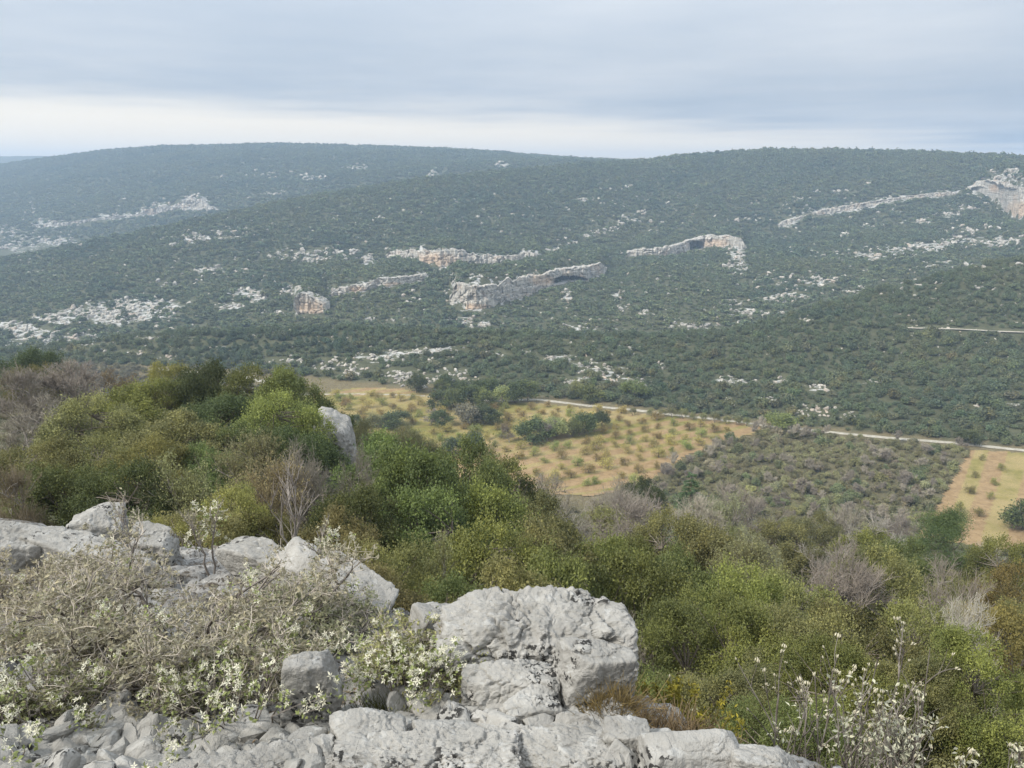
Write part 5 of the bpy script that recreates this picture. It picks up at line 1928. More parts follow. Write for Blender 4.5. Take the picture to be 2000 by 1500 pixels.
# big rocks: (u0, v0, u1, v1) in the picture, share of depth, seed, tilt, label
ROCKS = [
    ((850, 1158, 1236, 1352), .85, 901, (.20, .05, .10), 124, "main boulder", "largest pale boulder, cracked and lichen-spotted, in the bottom centre", "boulder", dict(planes=6, rough=.15, crack=.11, pit=.035, sharp=26, grain=2.3, pd=(.86, 1.12))),
    ((1085, 1240, 1222, 1404), .6, 921, (.12, .12, .25), 50, "boulder", "right shoulder of the rock mass below the largest boulder", "boulder", dict(rough=.13, sharp=30, pd=(.85, 1.1))),
    ((900, 1285, 1085, 1405), .6, 922, (.28, -.05, .05), 62, "rock", "sloping apron of rock in front of the largest boulder", "rock", dict(rough=.13, crack=.10, pit=.03, sharp=30, pd=(.85, 1.1))),
    ((798, 1168, 905, 1290), .7, 902, (.0, -.1, .5), 44, "boulder", "small pale boulder leaning on the largest boulder's left side", "boulder", {}),
    ((1020, 1265, 1140, 1345), .5, 903, (.25, .1, .1), 42, "boulder", "low pitted rock at the largest boulder's front foot", "rock", dict(rough=.13)),
    ((1040, 1303, 1160, 1392), .45, 904, (.3, .45, -.45), 42, "slab", "tilted grey slab lying in front of the largest boulder", "slab", dict(planes=6, sharp=18)),
    ((975, 1348, 1092, 1432), .6, 905, (.1, 0, .3), 40, "rock", "knobbly rock with black lichen below the tilted slab", "rock", dict(rough=.13, pit=.06)),
    ((640, 1392, 790, 1490), .6, 906, (.1, -.1, .2), 50, "rock", "broad pitted block at the bottom edge, left of the middle", "rock", dict(rough=.14, pit=.06)),
    ((640, 1412, 1010, 1540), .9, 931, (.06, .03, .1), 92, "bedrock", "wide fissured sheet of bedrock at the bottom edge, middle", "rock", dict(flat=.55, planes=5, rough=.13, crack=.12, pit=.045, sharp=30, grain=3.4, pd=(.9, 1.1))),
    ((960, 1405, 1215, 1520), .9, 932, (.08, -.03, -.2), 80, "bedrock", "fissured bedrock between the tilted slab and the bottom edge", "rock", dict(flat=.5, planes=5, rough=.13, crack=.12, pit=.045, sharp=30, grain=3.2, pd=(.9, 1.1))),
    ((330, 1440, 640, 1545), .9, 933, (.06, .05, .3), 72, "bedrock", "low bedrock hump at the bottom edge, left of the pitted block", "rock", dict(flat=.45, planes=5, rough=.13, crack=.12, pit=.045, sharp=30, grain=3.2, pd=(.9, 1.1))),
    ((800, 1400, 930, 1470), .6, 907, (.1, .2, .5), 36, "rock", "flat block right of the broad pitted block", "rock", {}),
    ((545, 1262, 664, 1424), .6, 908, (.05, .1, .2), 44, "boulder", "grey boulder half hidden by white blossom", "boulder", dict(planes=6, sharp=16)),
    ((1172, 1408, 1262, 1502), .6, 909, (.1, .3, .1), 40, "rock", "angular rock at the bottom right of the rubble", "rock", dict(sharp=20)),
    ((1258, 1416, 1462, 1540), .7, 910, (.05, .05, .15), 50, "boulder", "smooth pale boulder at the bottom edge, right of the rubble", "boulder", dict(planes=7, rough=.05, crack=.03, pit=.012)),
    ((1425, 1462, 1575, 1540), .6, 911, (.05, .2, -.1), 40, "rock", "low flat rock right of the smooth boulder", "rock", dict(rough=.06)),
    ((-60, 1024, 75, 1130), .6, 912, (.1, .2, .2), 42, "rock", "rough grey rock cut by the left edge", "rock", dict(rough=.13)),
    ((35, 1035, 215, 1125), .5, 913, (.1, .25, -.2), 46, "rock", "long grey rock sloping right from the left edge rock", "rock", dict(rough=.12)),
    ((136, 984, 234, 1085), .6, 914, (0, .0, .3), 42, "rock_pillar", "upright pillar rock at the back of the ledge on the left", "rock", dict(rough=.12)),
    ((240, 1022, 334, 1105), .6, 915, (.05, .1, .1), 46, "rock", "rounded rock knob right of the pillar rock", "rock", dict(rough=.10)),
    ((150, 1070, 330, 1140), .5, 916, (.1, .2, -.1), 46, "rock", "low rock below the pillar rock behind the dry shrub", "rock", dict(rough=.12)),
    ((420, 1058, 600, 1140), .5, 917, (.1, .22, -.30), 42, "rock", "highest block of the long rock ridge behind the dry shrub", "rock", dict(rough=.11)),
    ((510, 1078, 700, 1165), .5, 918, (.1, .30, -.40), 42, "rock", "middle block of the long rock ridge, sloping right", "rock", dict(rough=.09)),
    ((600, 1104, 772, 1206), .5, 919, (.1, .42, -.50), 42, "rock", "lowest block of the long rock ridge, at its right end", "rock", dict(rough=.08)),
]
for (box, dshare, seed, tilt, res, nm, lab, cat, kw) in ROCKS:
    u0, v0, u1, v1 = box
    foot = fgp(np.array((u0 + u1) / 2.0), np.array(float(v1)))
    dep = float(depth(foot))
    hw = (u1 - u0) / 2 * dep / FOC
    ext = (v1 - v0) * dep / FOC
    dd = min(hw * 2 * dshare, ext * .75)
    th = math.atan(-float(slope((v0 + v1) / 2)))
    h = max((ext - dd * math.sin(th) * .85) / math.cos(th), .25 * ext) * kw.pop("flat", 1.0)
    pars = dict(planes=7, rough=.10, crack=.07, pit=.02, sharp=26, grain=2.0)
    pars.update(kw)
    me = rock_mesh("rock", seed, M_ROCK, res, size=(hw * 1.08, dd * .62, h * .62), **pars)
    c = foot + np.array([0, dd * .5, h * .40 - .3 * dd * .5 * GS])
    nm = nm.replace(" ", "_")
    link({"main_boulder": "boulder"}.get(nm, nm), me, loc=c, rot=tilt, label=lab, cat=cat, group="limestone rocks of the ledge")

# loose stones of the rubble
frng = np.random.default_rng(77)
STONES = [hull_mesh("stone", 940 + i, M_ROCK, 13 + i, s_) for i, s_ in
          enumerate([(1, .8, .5), (1, .7, .42), (1, .9, .65), (1, .6, .35), (1, .85, .5), (1, .75, .6), (1, .8, .45), (1, .9, .6)])]
RUBBLE = [(-20, 1440), (120, 1395), (300, 1370), (520, 1385), (640, 1395), (760, 1370), (820, 1345), (960, 1365), (1100, 1400), (1180, 1400), (1265, 1440), (1300, 1520), (-20, 1530)]
n_st = 3400
su = frng.uniform(-20, 1300, n_st * 3)
sv = frng.uniform(1340, 1540, n_st * 3)
okk = in_poly(su, sv, RUBBLE)
extra = in_poly(su, sv, [(880, 1330), (1010, 1340), (1000, 1400), (860, 1400)])
su, sv = su[okk | extra][:n_st], sv[okk | extra][:n_st]
sp_ = fgp(su, sv)
size = frng.pareto(1.9, len(su)) * .018 + .010
size = np.clip(size, .010, .068)
order = np.argsort(-size)
sp_, size = sp_[order], size[order]
sp_[:, 2] = ledge(sp_[:, 0], sp_[:, 1]) + size * frng.uniform(.05, .5, len(size))
rots = np.stack([frng.normal(0, .45, len(size)), frng.normal(0, .45, len(size)), frng.uniform(0, 6.28, len(size))], 1)
for i in range(295):
    link("stone", STONES[int(frng.integers(0, 8))], parent=ledge_ob, loc=sp_[i], rot=tuple(float(x) for x in rots[i]), scale=float(size[i]) * 1.15)
pr = Parts()
STV = []
for i in range(8):
    hm = hull_mesh("gravel_stone", 970 + i, M_ROCK, 11 + i % 4, (1, .8, .55), False)
    A_ = np.empty(len(hm.vertices) * 3, np.float32)
    hm.vertices.foreach_get("co", A_)
    STV.append((A_.reshape(-1, 3).astype(float), [tuple(f.vertices) for f in hm.polygons]))
    bpy.data.meshes.remove(hm)
for i in range(295, len(size)):
    V, F = STV[i % 8]
    cx, cz = math.cos(rots[i, 0]), math.cos(rots[i, 2])
    sx, sz = math.sin(rots[i, 0]), math.sin(rots[i, 2])
    Rm = np.array([[cz, -sz, 0], [sz, cz, 0], [0, 0, 1]]) @ np.array([[1, 0, 0], [0, cx, -sx], [0, sx, cx]])
    T3 = [(f[0], f[k_], f[k_ + 1]) for f in F for k_ in range(1, len(f) - 1)]
    pr.add((V * size[i] * 1.15) @ Rm.T + sp_[i], None, np.array(T3))
o = link("gravel", pr.mesh("gravel", [M_ROCK], False), parent=ledge_ob, kind="stuff")

# ------------------------------------------------------------------ plants of the ledge
M_DRY = leaf_material("withered_leaf", rough=.8, spec=.1, transl=.3, tip=(1.45, 1.4, 1.3), dark=(.6, .58, .55), yellow=.5)
M_STEM = bark_material("shrub_stem", (.10, .085, .07), (.24, .215, .19))
M_PETAL = plain_material("white_petal", (.66, .635, .50), .6, .2, .35, .12)
M_CATKIN = plain_material("cream_bud", (.55, .51, .38), .8, .1, .3, .25)
M_BLADE = leaf_material("grass_blade", rough=.7, spec=.15, transl=.35, tip=(1.4, 1.35, 1.2), dark=(.6, .6, .6), yellow=.3)
M_SPURGE = leaf_material("spurge", rough=.6, spec=.2, transl=.35, yellow=.2)


def flower_mesh(seed, nfl):
    rng = np.random.default_rng(seed)
    pr, lf = Parts(), Parts()
    c = rng.normal(0, .016, (nfl, 3)) + np.array([0, 0, .012])
    ax = norm(rdir(rng, nfl) + np.array([0, -.6, .8]))
    for i in range(nfl):
        a = norm(np.cross(ax[i], rdir(rng, 1)[0]))
        b_ = np.cross(ax[i], a)
        for k_ in range(5):
            t = 2 * math.pi * k_ / 5 + rng.normal(0, .18)
            d = a * math.cos(t) + b_ * math.sin(t) + ax[i] * rng.uniform(.05, .55)
            d = d / np.linalg.norm(d)
            L = rng.uniform(.012, .018)
            V, Q = leaves((c[i] + d * L * .55)[None], d[None], ax[i][None], L, L * .36, .12)
            pr.add(V, Q, attr=rng.random())
    n = 7
    p = rng.normal(0, .020, (n, 3)) - np.array([0, 0, .012])
    V, Q = leaves(p, rdir(rng, n), norm(rdir(rng, n) + np.array([0, 0, .8])), .020, .013)
    nq = sum(len(q) for q in pr.f4)
    pr.add(V, Q, attr=rng.random())
    me = pr.mesh("flower_cluster", [M_PETAL, M_GREENLEAF])
    idx = np.zeros(len(me.polygons), np.int32)
    idx[nq:] = 1
    me.polygons.foreach_set("material_index", idx)
    return me


M_GREENLEAF = plain_material("young_leaf", (.24, .27, .10), .6, .25, .35, .4)
FLOWERS = [flower_mesh(1000 + i, n) for i, n in enumerate((4, 5, 6, 7, 5, 3))]


def shrub(name, root, R, Hh, label, seed, levels, color, leaf_n, leaf, flowers=(), stems=12, squash=.55, twig=.0011, cat="shrub", group=None, up=.25, stem_r=.012, extra=85):
    """spreading bush: gnarled stems, three orders of twigs, small leaves; blossoms are parts"""
    rng = np.random.default_rng(seed)
    k_ = 8
    a = rng.uniform(0, 2 * math.pi, stems)
    el = rng.uniform(.15, 1.1, stems)
    d = np.stack([np.cos(a) * np.cos(el), np.sin(a) * np.cos(el) * .9, np.sin(el)], 1)
    T = np.zeros((stems, k_, 3))
    T[:, 0] = rng.normal(0, .05 * R, (stems, 3)) * np.array([1, 1, 0]) - np.array([0, 0, .04])
    st = R * rng.uniform(.55, .95, stems) / (k_ - 1)
    for j in range(1, k_):
        T[:, j] = T[:, j - 1] + d * st[:, None]
        d = norm(d + rdir(rng, stems) * .28 + np.array([0, 0, .05]))
    T[..., 2] = np.clip(T[..., 2], -.04, Hh * .9)
    pr = Parts()
    L1, _, _ = grow(rng, T, levels[0], R * .42, .6, up, 6, .25, .25)
    L2, _, _ = grow(rng, L1, levels[1], R * .20, .65, up, 4, .3, .15)
    L3, _, _ = grow(rng, L2, levels[2], R * .11, .7, up * .6, 3, .3, .1)
    kz = Hh / max(np.percentile(L3[..., 2], 96), .01)
    for A in (T, L1, L2, L3):
        A[..., 2] *= kz
    V, Q = tubes(T, np.linspace(1, .35, k_)[None] * rng.uniform(.6, 1.1, (stems, 1)) * stem_r, 6)
    pr.add(V, Q)
    V, Q = tubes(L1, np.linspace(stem_r * .38, stem_r * .16, 6)[None] * np.ones((len(L1), 1)), 4)
    pr.add(V, Q)
    e = bpy.data.objects.new(name, None)
    scene.collection.objects.link(e)
    e.location = [float(x) for x in root]
    e["label"], e["category"] = label, cat
    if group:
        e["group"] = group
    link("stems", pr.mesh("stems", [M_STEM], True), parent=e)
    cp = Parts()
    V, Q = tubes(L2, np.linspace(twig * 1.7, twig, 4)[None] * np.ones((len(L2), 1)), 3)
    cp.add(V, Q, attr=np.repeat(.15 + .35 * rng.random(len(L2)), 12))
    V, Q = tubes(L3, np.linspace(twig, twig * .7, 3)[None] * np.ones((len(L3), 1)), 3)
    cp.add(V, Q, attr=np.repeat(.2 + .4 * rng.random(len(L3)), 9))
    link("twigs", cp.mesh("twigs", [M_TWIGC]), parent=e, color=(.35, .31, .26))
    lp = Parts()
    i = rng.integers(0, len(L3), leaf_n)
    P = L3[i, rng.integers(1, 3, leaf_n)] + rng.normal(0, leaf * .35, (leaf_n, 3))
    Ls = leaf * rng.uniform(.6, 1.3, leaf_n)
    V, Q = leaves(P, rdir(rng, leaf_n), norm(rdir(rng, leaf_n) + np.array([0, 0, .5])), Ls, Ls * .5)
    patch = fbm(P * 5.0 / max(R, .3) * .6, 2, .5, seed)
    lp.add(V, Q, attr=np.repeat(np.clip(.5 + .5 * patch + rng.normal(0, .22, leaf_n), 0, 1), 4))
    link("foliage", lp.mesh("foliage", [M_DRY]), parent=e, color=color)
    # blossoms, each on its own shoot
    for q in rng.integers(0, len(L3), extra):
        p = L3[q, 2]
        if p[2] > Hh * .45:
            link("flower_cluster", FLOWERS[int(rng.integers(0, 6))], parent=e, loc=p, rot=(float(rng.normal(0, .6)), float(rng.normal(0, .6)), float(rng.uniform(0, 6.28))), scale=float(rng.uniform(.55, .85)))
    sh = []
    for (fu, fv, hf) in flowers:
        p = fgp(np.array(float(fu)), np.array(float(fv)), hf) - np.asarray(root)
        for q in range(int(rng.integers(1, 4))):
            pp = p + rng.normal(0, .022, 3) * (1 if q else 0)
            f = link("flower_cluster", FLOWERS[int(rng.integers(0, 6))], parent=e, loc=pp, rot=(float(rng.normal(0, .5)), float(rng.normal(0, .5)), float(rng.uniform(0, 6.28))), scale=float(rng.uniform(.6, 1.0)))
        toward = norm((np.array([0, 0, -.02]) - p)[None])[0]
        end = p + toward * min(.22, np.linalg.norm(p)) + np.array([0, .02, -hf * .6])
        mid = (p + end) / 2 + rng.normal(0, .02, 3) + np.array([0, 0, .02])
        sh.append(np.stack([end, mid, p]))
    if sh:
        V, Q = tubes(np.stack(sh), np.array([[.003, .0024, .0016]]) * np.ones((len(sh), 1)), 4)
        sp = Parts()
        sp.add(V, Q)
        link("flower_shoots", sp.mesh("flower_shoots", [M_STEM]), parent=e)
    return e


def on_ledge(u, v):
    p = fgp(np.array(float(u)), np.array(float(v)))
    p[2] = float(ledge(np.array(p[0]), np.array(p[1])))
    return p


DRYC = (.395, .375, .26)
OLIV = (.25, .26, .14)
shrub("dry_shrub", on_ledge(345, 1290), .88, .36, "large dry grey-brown shrub with gnarled stems on the ledge, bottom left", 1101, (105, 760, 2600), DRYC, 17000, .019,
      [(308, 1206, .3), (210, 1196, .3), (275, 1266, .2), (353, 1276, .15), (504, 1164, .3), (483, 1126, .35), (595, 1122, .3), (598, 1185, .25), (560, 1213, .22), (518, 1259, .16), (616, 1133, .25), (682, 1140, .2), (462, 1262, .18), (203, 1311, .15), (189, 1322, .14)],
      stems=20, up=.3)
shrub("dry_shrub", on_ledge(600, 1262), .50, .18, "dry brownish shrub right of the large one, against the rock ridge", 1102, (64, 470, 1600), (.34, .35, .22), 8500, .018,
      [(686, 1304, .12), (560, 1215, .2), (640, 1250, .15)], stems=12)
shrub("dry_shrub", on_ledge(90, 1225), .72, .26, "dry rusty shrub at the left edge below the grey rocks", 1103, (74, 540, 1900), (.40, .365, .25), 9500, .018,
      [(126, 1140, .25), (161, 1154, .25), (122, 1217, .22), (21, 1238, .2), (140, 1200, .2), (154, 1228, .2), (140, 1259, .18), (7, 1115, .2), (60, 1205, .2), (95, 1150, .2)], stems=14)
shrub("flowering_shrub", on_ledge(60, 1400), .42, .22, "white flowering shrub in the lower left corner", 1104, (50, 420, 1500), OLIV, 5200, .016,
      [(60, 1290, .2), (40, 1298, .2), (80, 1288, .2), (21, 1340, .2), (5, 1350, .2), (154, 1381, .1), (154, 1406, .08), (56, 1420, .1), (49, 1465, .08), (75, 1430, .1), (15, 1395, .14), (110, 1345, .1), (30, 1480, .08)], stems=9)
shrub("flowering_shrub", on_ledge(455, 1385), .40, .20, "white flowering shrub in front of the large dry shrub", 1105, (46, 330, 1100), OLIV, 3600, .016,
      [(329, 1340, .14), (336, 1378, .1), (336, 1410, .07), (410, 1301, .2), (427, 1290, .2), (465, 1315, .2), (472, 1340, .18), (427, 1354, .14), (430, 1381, .12), (413, 1413, .09), (360, 1451, .06), (325, 1486, .05),
       (440, 1300, .2), (550, 1294, .2), (530, 1310, .2), (556, 1357, .16), (595, 1371, .14), (630, 1360, .14), (500, 1340, .2), (455, 1290, .22), (520, 1365, .14), (395, 1320, .18), (345, 1330, .16), (624, 1385, .1), (440, 1400, .1)], stems=9)
shrub("flowering_shrub", on_ledge(800, 1345), .40, .23, "white flowering shrub beside the small leaning boulder", 1106, (60, 560, 2100), (.26, .25, .12), 7600, .015,
      [(841, 1208, .25), (873, 1222, .25), (712, 1247, .2), (757, 1271, .22), (775, 1257, .24), (677, 1264, .18), (866, 1271, .22), (880, 1268, .22), (792, 1282, .22), (838, 1275, .22), (824, 1296, .2), (799, 1313, .18), (873, 1310, .16),
       (876, 1331, .14), (855, 1320, .16), (824, 1327, .16), (806, 1359, .1), (918, 1317, .12), (687, 1303, .15), (715, 1320, .14), (705, 1334, .12), (850, 1290, .2), (890, 1290, .18), (780, 1300, .2), (760, 1320, .16), (845, 1350, .1), (740, 1290, .2)], stems=10)


def spray(name, u, vbase, Y, vtop, label, seed, flowers, color=(.30, .28, .2), leafn=260, spread=.5, stems=2, levels=(10, 50, 160), cat="sapling", lean=0.0):
    """slender upright shoot with a few blossoms"""
    rng = np.random.default_rng(seed)
    b0_ = pt(u, vbase, Y)
    g = float(ledge(np.array(b0_[0]), np.array(b0_[1])))
    top = pt(u + lean, vtop, Y)
    H = top[2] - g
    e = bpy.data.objects.new(name, None)
    scene.collection.objects.link(e)
    e.location = (b0_[0], b0_[1], g)
    e["label"], e["category"] = label, cat
    k_ = 8
    t = np.linspace(0, 1, k_)
    Ts = []
    for q in range(stems):
        T = np.stack([(top[0] - b0_[0]) * t + rng.normal(0, .10) * H * t, rng.normal(0, .12) * H * t, H * t * (1 if q == 0 else rng.uniform(.7, .95))], 1)
        T[1:, :2] += rng.normal(0, .02 * H, (k_ - 1, 2))
        T[0, 2] = -.05
        Ts.append(T)
    Ts = np.stack(Ts)
    pr = Parts()
    V, Q = tubes(Ts, np.linspace(.008, .002, k_)[None] * np.ones((stems, 1)), 5)
    pr.add(V, Q)
    L1, _, _ = grow(rng, Ts, levels[0], H * .42, spread, .55, 5, .15, .3)
    V, Q = tubes(L1, np.linspace(.0035, .0016, 5)[None] * np.ones((len(L1), 1)), 4)
    pr.add(V, Q)
    L2, _, _ = grow(rng, L1, levels[1], H * .18, spread, .45, 4, .2, .2)
    V, Q = tubes(L2, np.linspace(.0018, .0011, 4)[None] * np.ones((len(L2), 1)), 3)
    pr.add(V, Q)
    link("stem", pr.mesh("stem", [M_TWIG], True), parent=e)
    if leafn:
        lp = Parts()
        i = rng.integers(0, len(L2), leafn)
        P = L2[i, rng.integers(1, 4, leafn)] + rng.normal(0, .008, (leafn, 3))
        Ls = .017 * rng.uniform(.6, 1.3, leafn)
        V, Q = leaves(P, rdir(rng, leafn), norm(rdir(rng, leafn) + np.array([0, 0, .4])), Ls, Ls * .5)
        lp.add(V, Q, attr=np.repeat(rng.random(leafn), 4))
        link("foliage", lp.mesh("foliage", [M_DRY]), parent=e, color=color)
    for (fu, fv) in flowers:
        p = pt(fu, fv, Y) - np.array(e.location)
        link("flower_cluster", FLOWERS[int(rng.integers(0, 6))], parent=e, loc=p + rng.normal(0, .01, 3), rot=(float(rng.normal(0, .6)), float(rng.normal(0, .6)), float(rng.uniform(0, 6))), scale=float(rng.uniform(.9, 1.4)))
    return e


spray("bare_sapling", 580, 1088, 4.5, 925, "slender pale leafless sapling standing on the rock ridge", 1201, [], leafn=0, stems=3, levels=(22, 110, 0), lean=-25)
spray("blossom_spray", 412, 1100, 4.2, 975, "tall white blossom spray above the dry shrub", 1202,
      [(398, 985), (412, 990), (385, 1000), (425, 996), (405, 1010), (432, 1012), (418, 1030), (380, 1040), (400, 1050), (436, 1060), (372, 1062), (425, 1048), (392, 1022)], leafn=420)
spray("blossom_spray", 640, 1110, 3.6, 1030, "short white blossom spray on the long rock ridge", 1203, [(645, 1040), (636, 1050), (652, 1055), (628, 1065), (642, 1070), (622, 1082), (650, 1078), (632, 1092)], leafn=160)
spray("dead_sapling", 272, 1120, 3.9, 1015, "crooked dead grey stem leaning over the rock knob", 1204, [], leafn=160, stems=1, levels=(14, 60, 0), lean=-48, cat="sapling")
spray("blossom_spray", 165, 1090, 4.4, 1040, "small pale spray in front of the pillar rock", 1205, [(160, 1050), (172, 1062), (185, 1066)], leafn=300)


def tuft(u, v, hpx, wpx, n, color, label, seed, Y=None, lean=0.0):
    rng = np.random.default_rng(seed)
    p = on_ledge(u, v) if Y is None else pt(u, v, Y)
    if Y is not None:
        p[2] = float(ledge(np.array(p[0]), np.array(p[1])))
    dep = float(depth(p))
    H, W = hpx * dep / FOC * 1.15, wpx * dep / FOC
    b0_ = np.stack([rng.normal(0, W * .22, n), rng.normal(0, W * .18, n), np.full(n, -.01)], 1)
    d = norm(np.stack([rng.normal(lean, .38, n), rng.normal(0, .32, n), np.ones(n)], 1))
    L = H * rng.uniform(.5, 1.1, n)
    bend = norm(np.stack([d[:, 0], d[:, 1], -.6 * np.ones(n)], 1)) * rng.uniform(.05, .6, (n, 1))
    t = np.linspace(0, 1, 5)
    C = b0_[:, None] + d[:, None] * (L[:, None] * t[None])[..., None] + bend[:, None] * (L[:, None] * t[None] ** 2 * .6)[..., None]
    V, Q = tubes(C, np.linspace(.0017, .0005, 5)[None] * np.ones((n, 1)), 3)
    pr = Parts()
    pr.add(V, Q, attr=np.repeat(rng.random(n), 15))
    link("grass_tuft", pr.mesh("grass_tuft", [M_BLADE]), loc=p, color=color, label=label, cat="grass", group="grass tufts of the ledge")


STRAW, GREENG, GREY, BROWN = (.36, .29, .13), (.15, .165, .05), (.24, .20, .15), (.22, .165, .10)
tuft(1190, 1412, 100, 95, 420, STRAW, "tall straw-yellow grass tuft right of the tilted slab", 1301)
tuft(1225, 1425, 60, 120, 360, BROWN, "brown dry grass at the right foot of the straw tuft", 1302)
tuft(745, 1392, 60, 100, 420, GREENG, "dark green grass tuft under the flowering shrub", 1303)
tuft(985, 1352, 75, 130, 520, GREY, "grey withered grass at the largest boulder's front foot", 1304)
tuft(945, 1345, 70, 80, 260, (.20, .14, .11), "reddish withered grass left of the grey withered grass", 1305)
tuft(500, 1506, 40, 110, 260, STRAW, "straw grass at the bottom edge, left of the middle", 1306)
tuft(1130, 1506, 30, 90, 200, STRAW, "small straw grass at the bottom edge below the slab", 1307)
tuft(100, 1118, 60, 110, 420, (.15, .13, .08), "dark dry tuft in the hollow of the left rocks", 1308)
tuft(1320, 1440, 60, 170, 420, BROWN, "brown grass fringe behind the smooth boulder", 1309, 2.0)
tuft(1400, 1450, 50, 130, 260, (.25, .2, .12), "dry grass fringe behind the low flat rock", 1310, 1.95)
tuft(1060, 1215, 50, 50, 90, STRAW, "thin straw stalks on the face of the largest boulder", 1311, 2.45)
tuft(875, 1215, 45, 40, 90, GREENG, "thin green stalks between leaning and largest boulder", 1312)
tuft(640, 1452, 50, 60, 60, STRAW, "few straw stalks on the broad pitted block", 1313)
tuft(420, 1480, 40, 120, 130, (.2, .19, .1), "thin dry grass among the bottom left rubble", 1314)

# litter between the stones
lrng = np.random.default_rng(88)
lu, lv = lrng.uniform(0, 1300, 3000), lrng.uniform(1340, 1520, 3000)
LP_ = fgp(lu, lv)
LP_[:, 2] = ledge(LP_[:, 0], LP_[:, 1]) + lrng.uniform(.002, .022, 3000)
V, Q = leaves(LP_, rdir(lrng, 3000) * np.array([1, 1, .3]), norm(rdir(lrng, 3000) * .5 + np.array([0, 0, 1])), lrng.uniform(.008, .022, 3000), lrng.uniform(.003, .010, 3000))
pr = Parts()
pr.add(V, Q, attr=np.repeat(lrng.random(3000), 4))
link("leaf_litter", pr.mesh("leaf_litter", [M_DRY]), parent=ledge_ob, color=(.26, .20, .13), kind="stuff")

# fine rubble of roots: the gnarled root running down to the stones
rr = np.stack([on_ledge(*q) for q in [(330, 1285), (315, 1310), (300, 1335), (280, 1362), (262, 1395), (235, 1425), (205, 1450)]])
rr[:, 2] += np.array([.06, .05, .04, .035, .03, .02, .0])
V, Q = tubes(rr[None], np.array([[.018, .020, .018, .016, .014, .010, .006]]), 7)
rr2 = np.stack([on_ledge(*q) for q in [(310, 1310), (280, 1335), (240, 1362), (215, 1395)]]) + np.array([0, 0, .03])
V2, Q2 = tubes(rr2[None], np.array([[.013, .012, .009, .005]]), 6)
pr = Parts()
pr.add(V, Q)
pr.add(V2, Q2)
link("dead_root", pr.mesh("dead_root", [M_STEM], True), label="bleached gnarled root creeping over the stones below the dry shrub", cat="root")


# ------------------------------------------------------------------ shrubs at the right, rooted below the edge
def catkin_shrub(u, vtop, Y, R, seed, n_cat, label, stems=5, silver=0):
    rng = np.random.default_rng(seed)
    top = pt(u, vtop, Y)
    g = max(float(ledge(np.array(top[0]), np.array(top[1]))), float(ground(top[0], max(top[1], 5.0))) if Y > 5 else -9)
    H = top[2] - g
    e = bpy.data.objects.new("catkin_shrub", None)
    scene.collection.objects.link(e)
    e.location = (top[0], top[1], g)
    e["label"], e["category"] = label, "shrub"
    k_ = 9
    t = np.linspace(0, 1, k_)
    Ts = []
    for q in range(stems):
        a = rng.uniform(0, 6.28)
        T = np.stack([np.cos(a) * R * .8 * t ** 1.3, np.sin(a) * R * .6 * t ** 1.3, H * rng.uniform(.72, .97) * t], 1)
        T[1:, :2] += rng.normal(0, .02, (k_ - 1, 2))
        Ts.append(T)
    Ts = np.stack(Ts)
    pr = Parts()
    V, Q = tubes(Ts, np.linspace(.011, .003, k_)[None] * rng.uniform(.7, 1.1, (stems, 1)), 6)
    pr.add(V, Q)
    L1, _, _ = grow(rng, Ts, stems * 13, R * .95, .55, .65, 6, .16, .42)
    V, Q = tubes(L1, np.linspace(.0038, .0015, 6)[None] * np.ones((len(L1), 1)), 5)
    pr.add(V, Q)
    L2, _, _ = grow(rng, L1, stems * 62, R * .32, .5, .6, 4, .18, .25)
    V, Q = tubes(L2, np.linspace(.0019, .0010, 4)[None] * np.ones((len(L2), 1)), 4)
    pr.add(V, Q)
    link("branches", pr.mesh("branches", [M_STEM], True), parent=e)
    if silver:
        lp = Parts()
        i = rng.integers(0, len(L2), silver)
        P = L2[i, rng.integers(1, 4, silver)] + rng.normal(0, .014, (silver, 3))
        Ls = .024 * rng.uniform(.6, 1.3, silver)
        V, Q = leaves(P, rdir(rng, silver), norm(rdir(rng, silver) + np.array([0, 0, .4])), Ls, Ls * .42)
        lp.add(V, Q, attr=np.repeat(rng.random(silver), 4))
        link("foliage", lp.mesh("foliage", [M_DRY]), parent=e, color=(.40, .40, .31))
    tips = np.concatenate([L2[:, -1], L1[:, -1]])
    dirs = np.concatenate([L2[:, -1] - L2[:, -2], L1[:, -1] - L1[:, -2]])
    hi = np.argsort(-tips[:, 2] + rng.normal(0, .25, len(tips)))[:n_cat]
    for i in hi:
        d = norm((dirs[i] + np.array([0, 0, .01]))[None])[0]
        link("bud", CATKIN, parent=e, loc=tips[i], rot=Vector(d).to_track_quat('Z', 'Y').to_euler(), scale=float(rng.uniform(.7, 1.3)))
    return e


def catkin_mesh():
    pr = Parts()
    z = np.linspace(0, 1, 6)
    r_ = np.array([.15, .8, 1, .85, .5, .05]) * .0048
    V, Q = tubes(np.stack([z * 0, z * 0, z * .020 - .002], 1)[None], r_[None], 6)
    pr.add(V, Q, attr=.5)
    rng = np.random.default_rng(3)
    P = rng.normal(0, .003, (6, 3)) + np.array([0, 0, .010])
    V, Q = leaves(P, rdir(rng, 6) + np.array([0, 0, 1.0]), rdir(rng, 6), .016, .005)
    pr.add(V, Q, attr=.9)
    return pr.mesh("bud", [M_CATKIN], True)


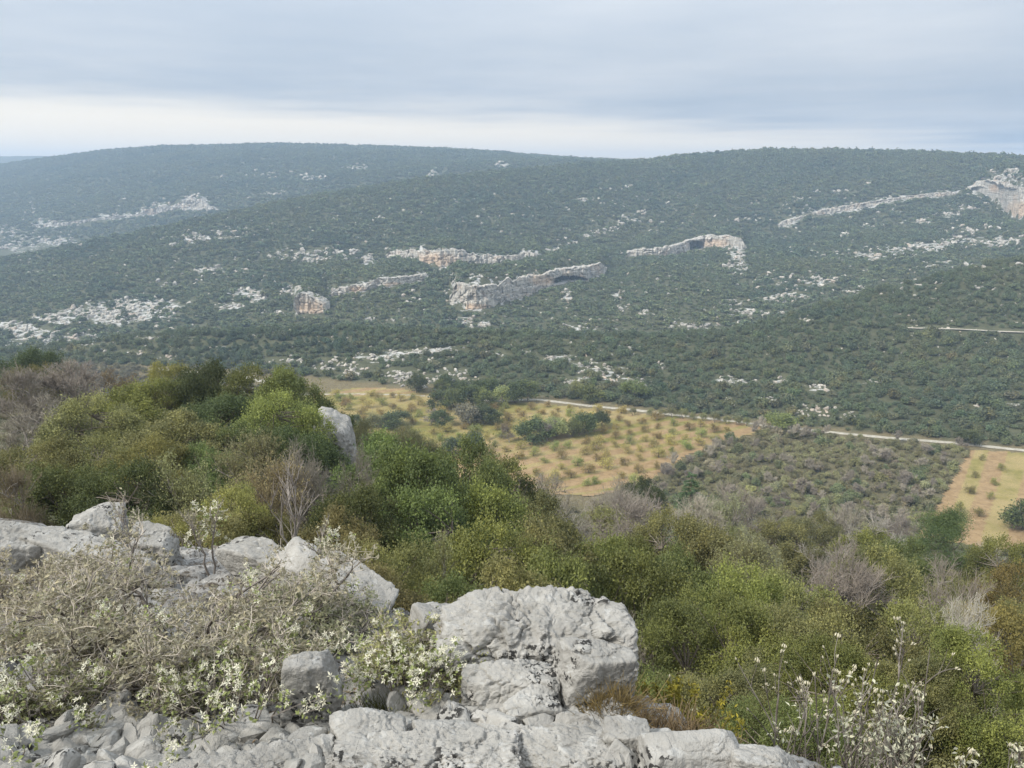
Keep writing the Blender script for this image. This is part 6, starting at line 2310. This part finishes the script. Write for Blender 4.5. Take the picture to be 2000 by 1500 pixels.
CATKIN = catkin_mesh()
catkin_shrub(1640, 1160, 3.3, .50, 1401, 70, "tall leafless shrub with cream buds in the lower right", 5)
catkin_shrub(1745, 1172, 3.4, .42, 1402, 60, "leafless cream-budded shrub right of the tall one", 5)
catkin_shrub(1490, 1330, 3.0, .38, 1403, 36, "lower cream-budded shrub left of the tall one", 5)
catkin_shrub(1800, 1370, 2.7, .42, 1404, 24, "silvery leafed shrub at the bottom right edge, left one", 6, 1600)
catkin_shrub(1925, 1395, 2.6, .42, 1405, 20, "silvery leafed shrub in the bottom right corner", 6, 1900)
catkin_shrub(1690, 1400, 2.6, .36, 1406, 14, "silvery grey low shrub under the tall budded one", 5, 800)


def spurge(u, v, Y, label, seed, n=26):
    rng = np.random.default_rng(seed)
    p = pt(u, v, Y)
    p[2] = float(ledge(np.array(p[0]), np.array(p[1])))
    top = pt(u, 1362, Y)[2] - p[2]
    pr = Parts()
    b0_ = rng.normal(0, .03, (n, 3)) * np.array([1, 1, 0])
    tip = b0_ * 2.6 + np.stack([rng.normal(0, .04, n), rng.normal(0, .04, n), top * rng.uniform(.7, 1.02, n)], 1)
    T = np.stack([b0_, (b0_ + tip) / 2 + rng.normal(0, .01, (n, 3)), tip], 1)
    V, Q = tubes(T, np.array([[.003, .0025, .002]]) * np.ones((n, 1)), 4)
    pr.add(V, Q, attr=.1)
    m = n * 70
    i = rng.integers(0, n, m)
    t = 1 - rng.random(m) ** 2 * .6
    P = b0_[i] + (tip[i] - b0_[i]) * t[:, None] + rng.normal(0, .010, (m, 3))
    V, Q = leaves(P, norm(rdir(rng, m) + np.array([0, 0, .5])), norm(rdir(rng, m) + np.array([0, 0, .8])), .018, .007)
    pr.add(V, Q, attr=np.repeat(np.clip(t - .3 + rng.normal(0, .15, m), 0, 1), 4))
    link("spurge", pr.mesh("spurge", [M_SPURGE]), loc=p, color=(.20, .18, .035), label=label, cat="plant")


spurge(1312, 1430, 2.35, "yellow spurge growing between the largest boulder and the smooth one", 1501)
spurge(1345, 1440, 2.3, "smaller yellow-green spurge right of the yellow one", 1502, 12)

# ------------------------------------------------------------------ the air
def build_haze():
    V = np.array([[x, y, z] for x in (-5600, 5600) for y in (-80, 4800) for z in (-235, 125)], float)
    F = np.array([[0, 1, 3, 2], [4, 6, 7, 5], [0, 4, 5, 1], [2, 3, 7, 6], [0, 2, 6, 4], [1, 5, 7, 3]])
    m = bpy.data.materials.new("haze_air")
    m.use_nodes = True
    nt = m.node_tree
    nt.nodes.clear()
    out = nt.nodes.new("ShaderNodeOutputMaterial")
    pv = nt.nodes.new("ShaderNodeVolumePrincipled")
    pv.inputs["Color"].default_value = (0.58, 0.77, 1.0, 1)
    pv.inputs["Density"].default_value = 0.00033
    pv.inputs["Anisotropy"].default_value = 0.2
    nt.links.new(pv.outputs[0], out.inputs["Volume"])
    me = mesh_np("haze", V, [F], [m])
    link("haze", me, kind="stuff", label="pale blue haze in the air over the valley")


build_haze()
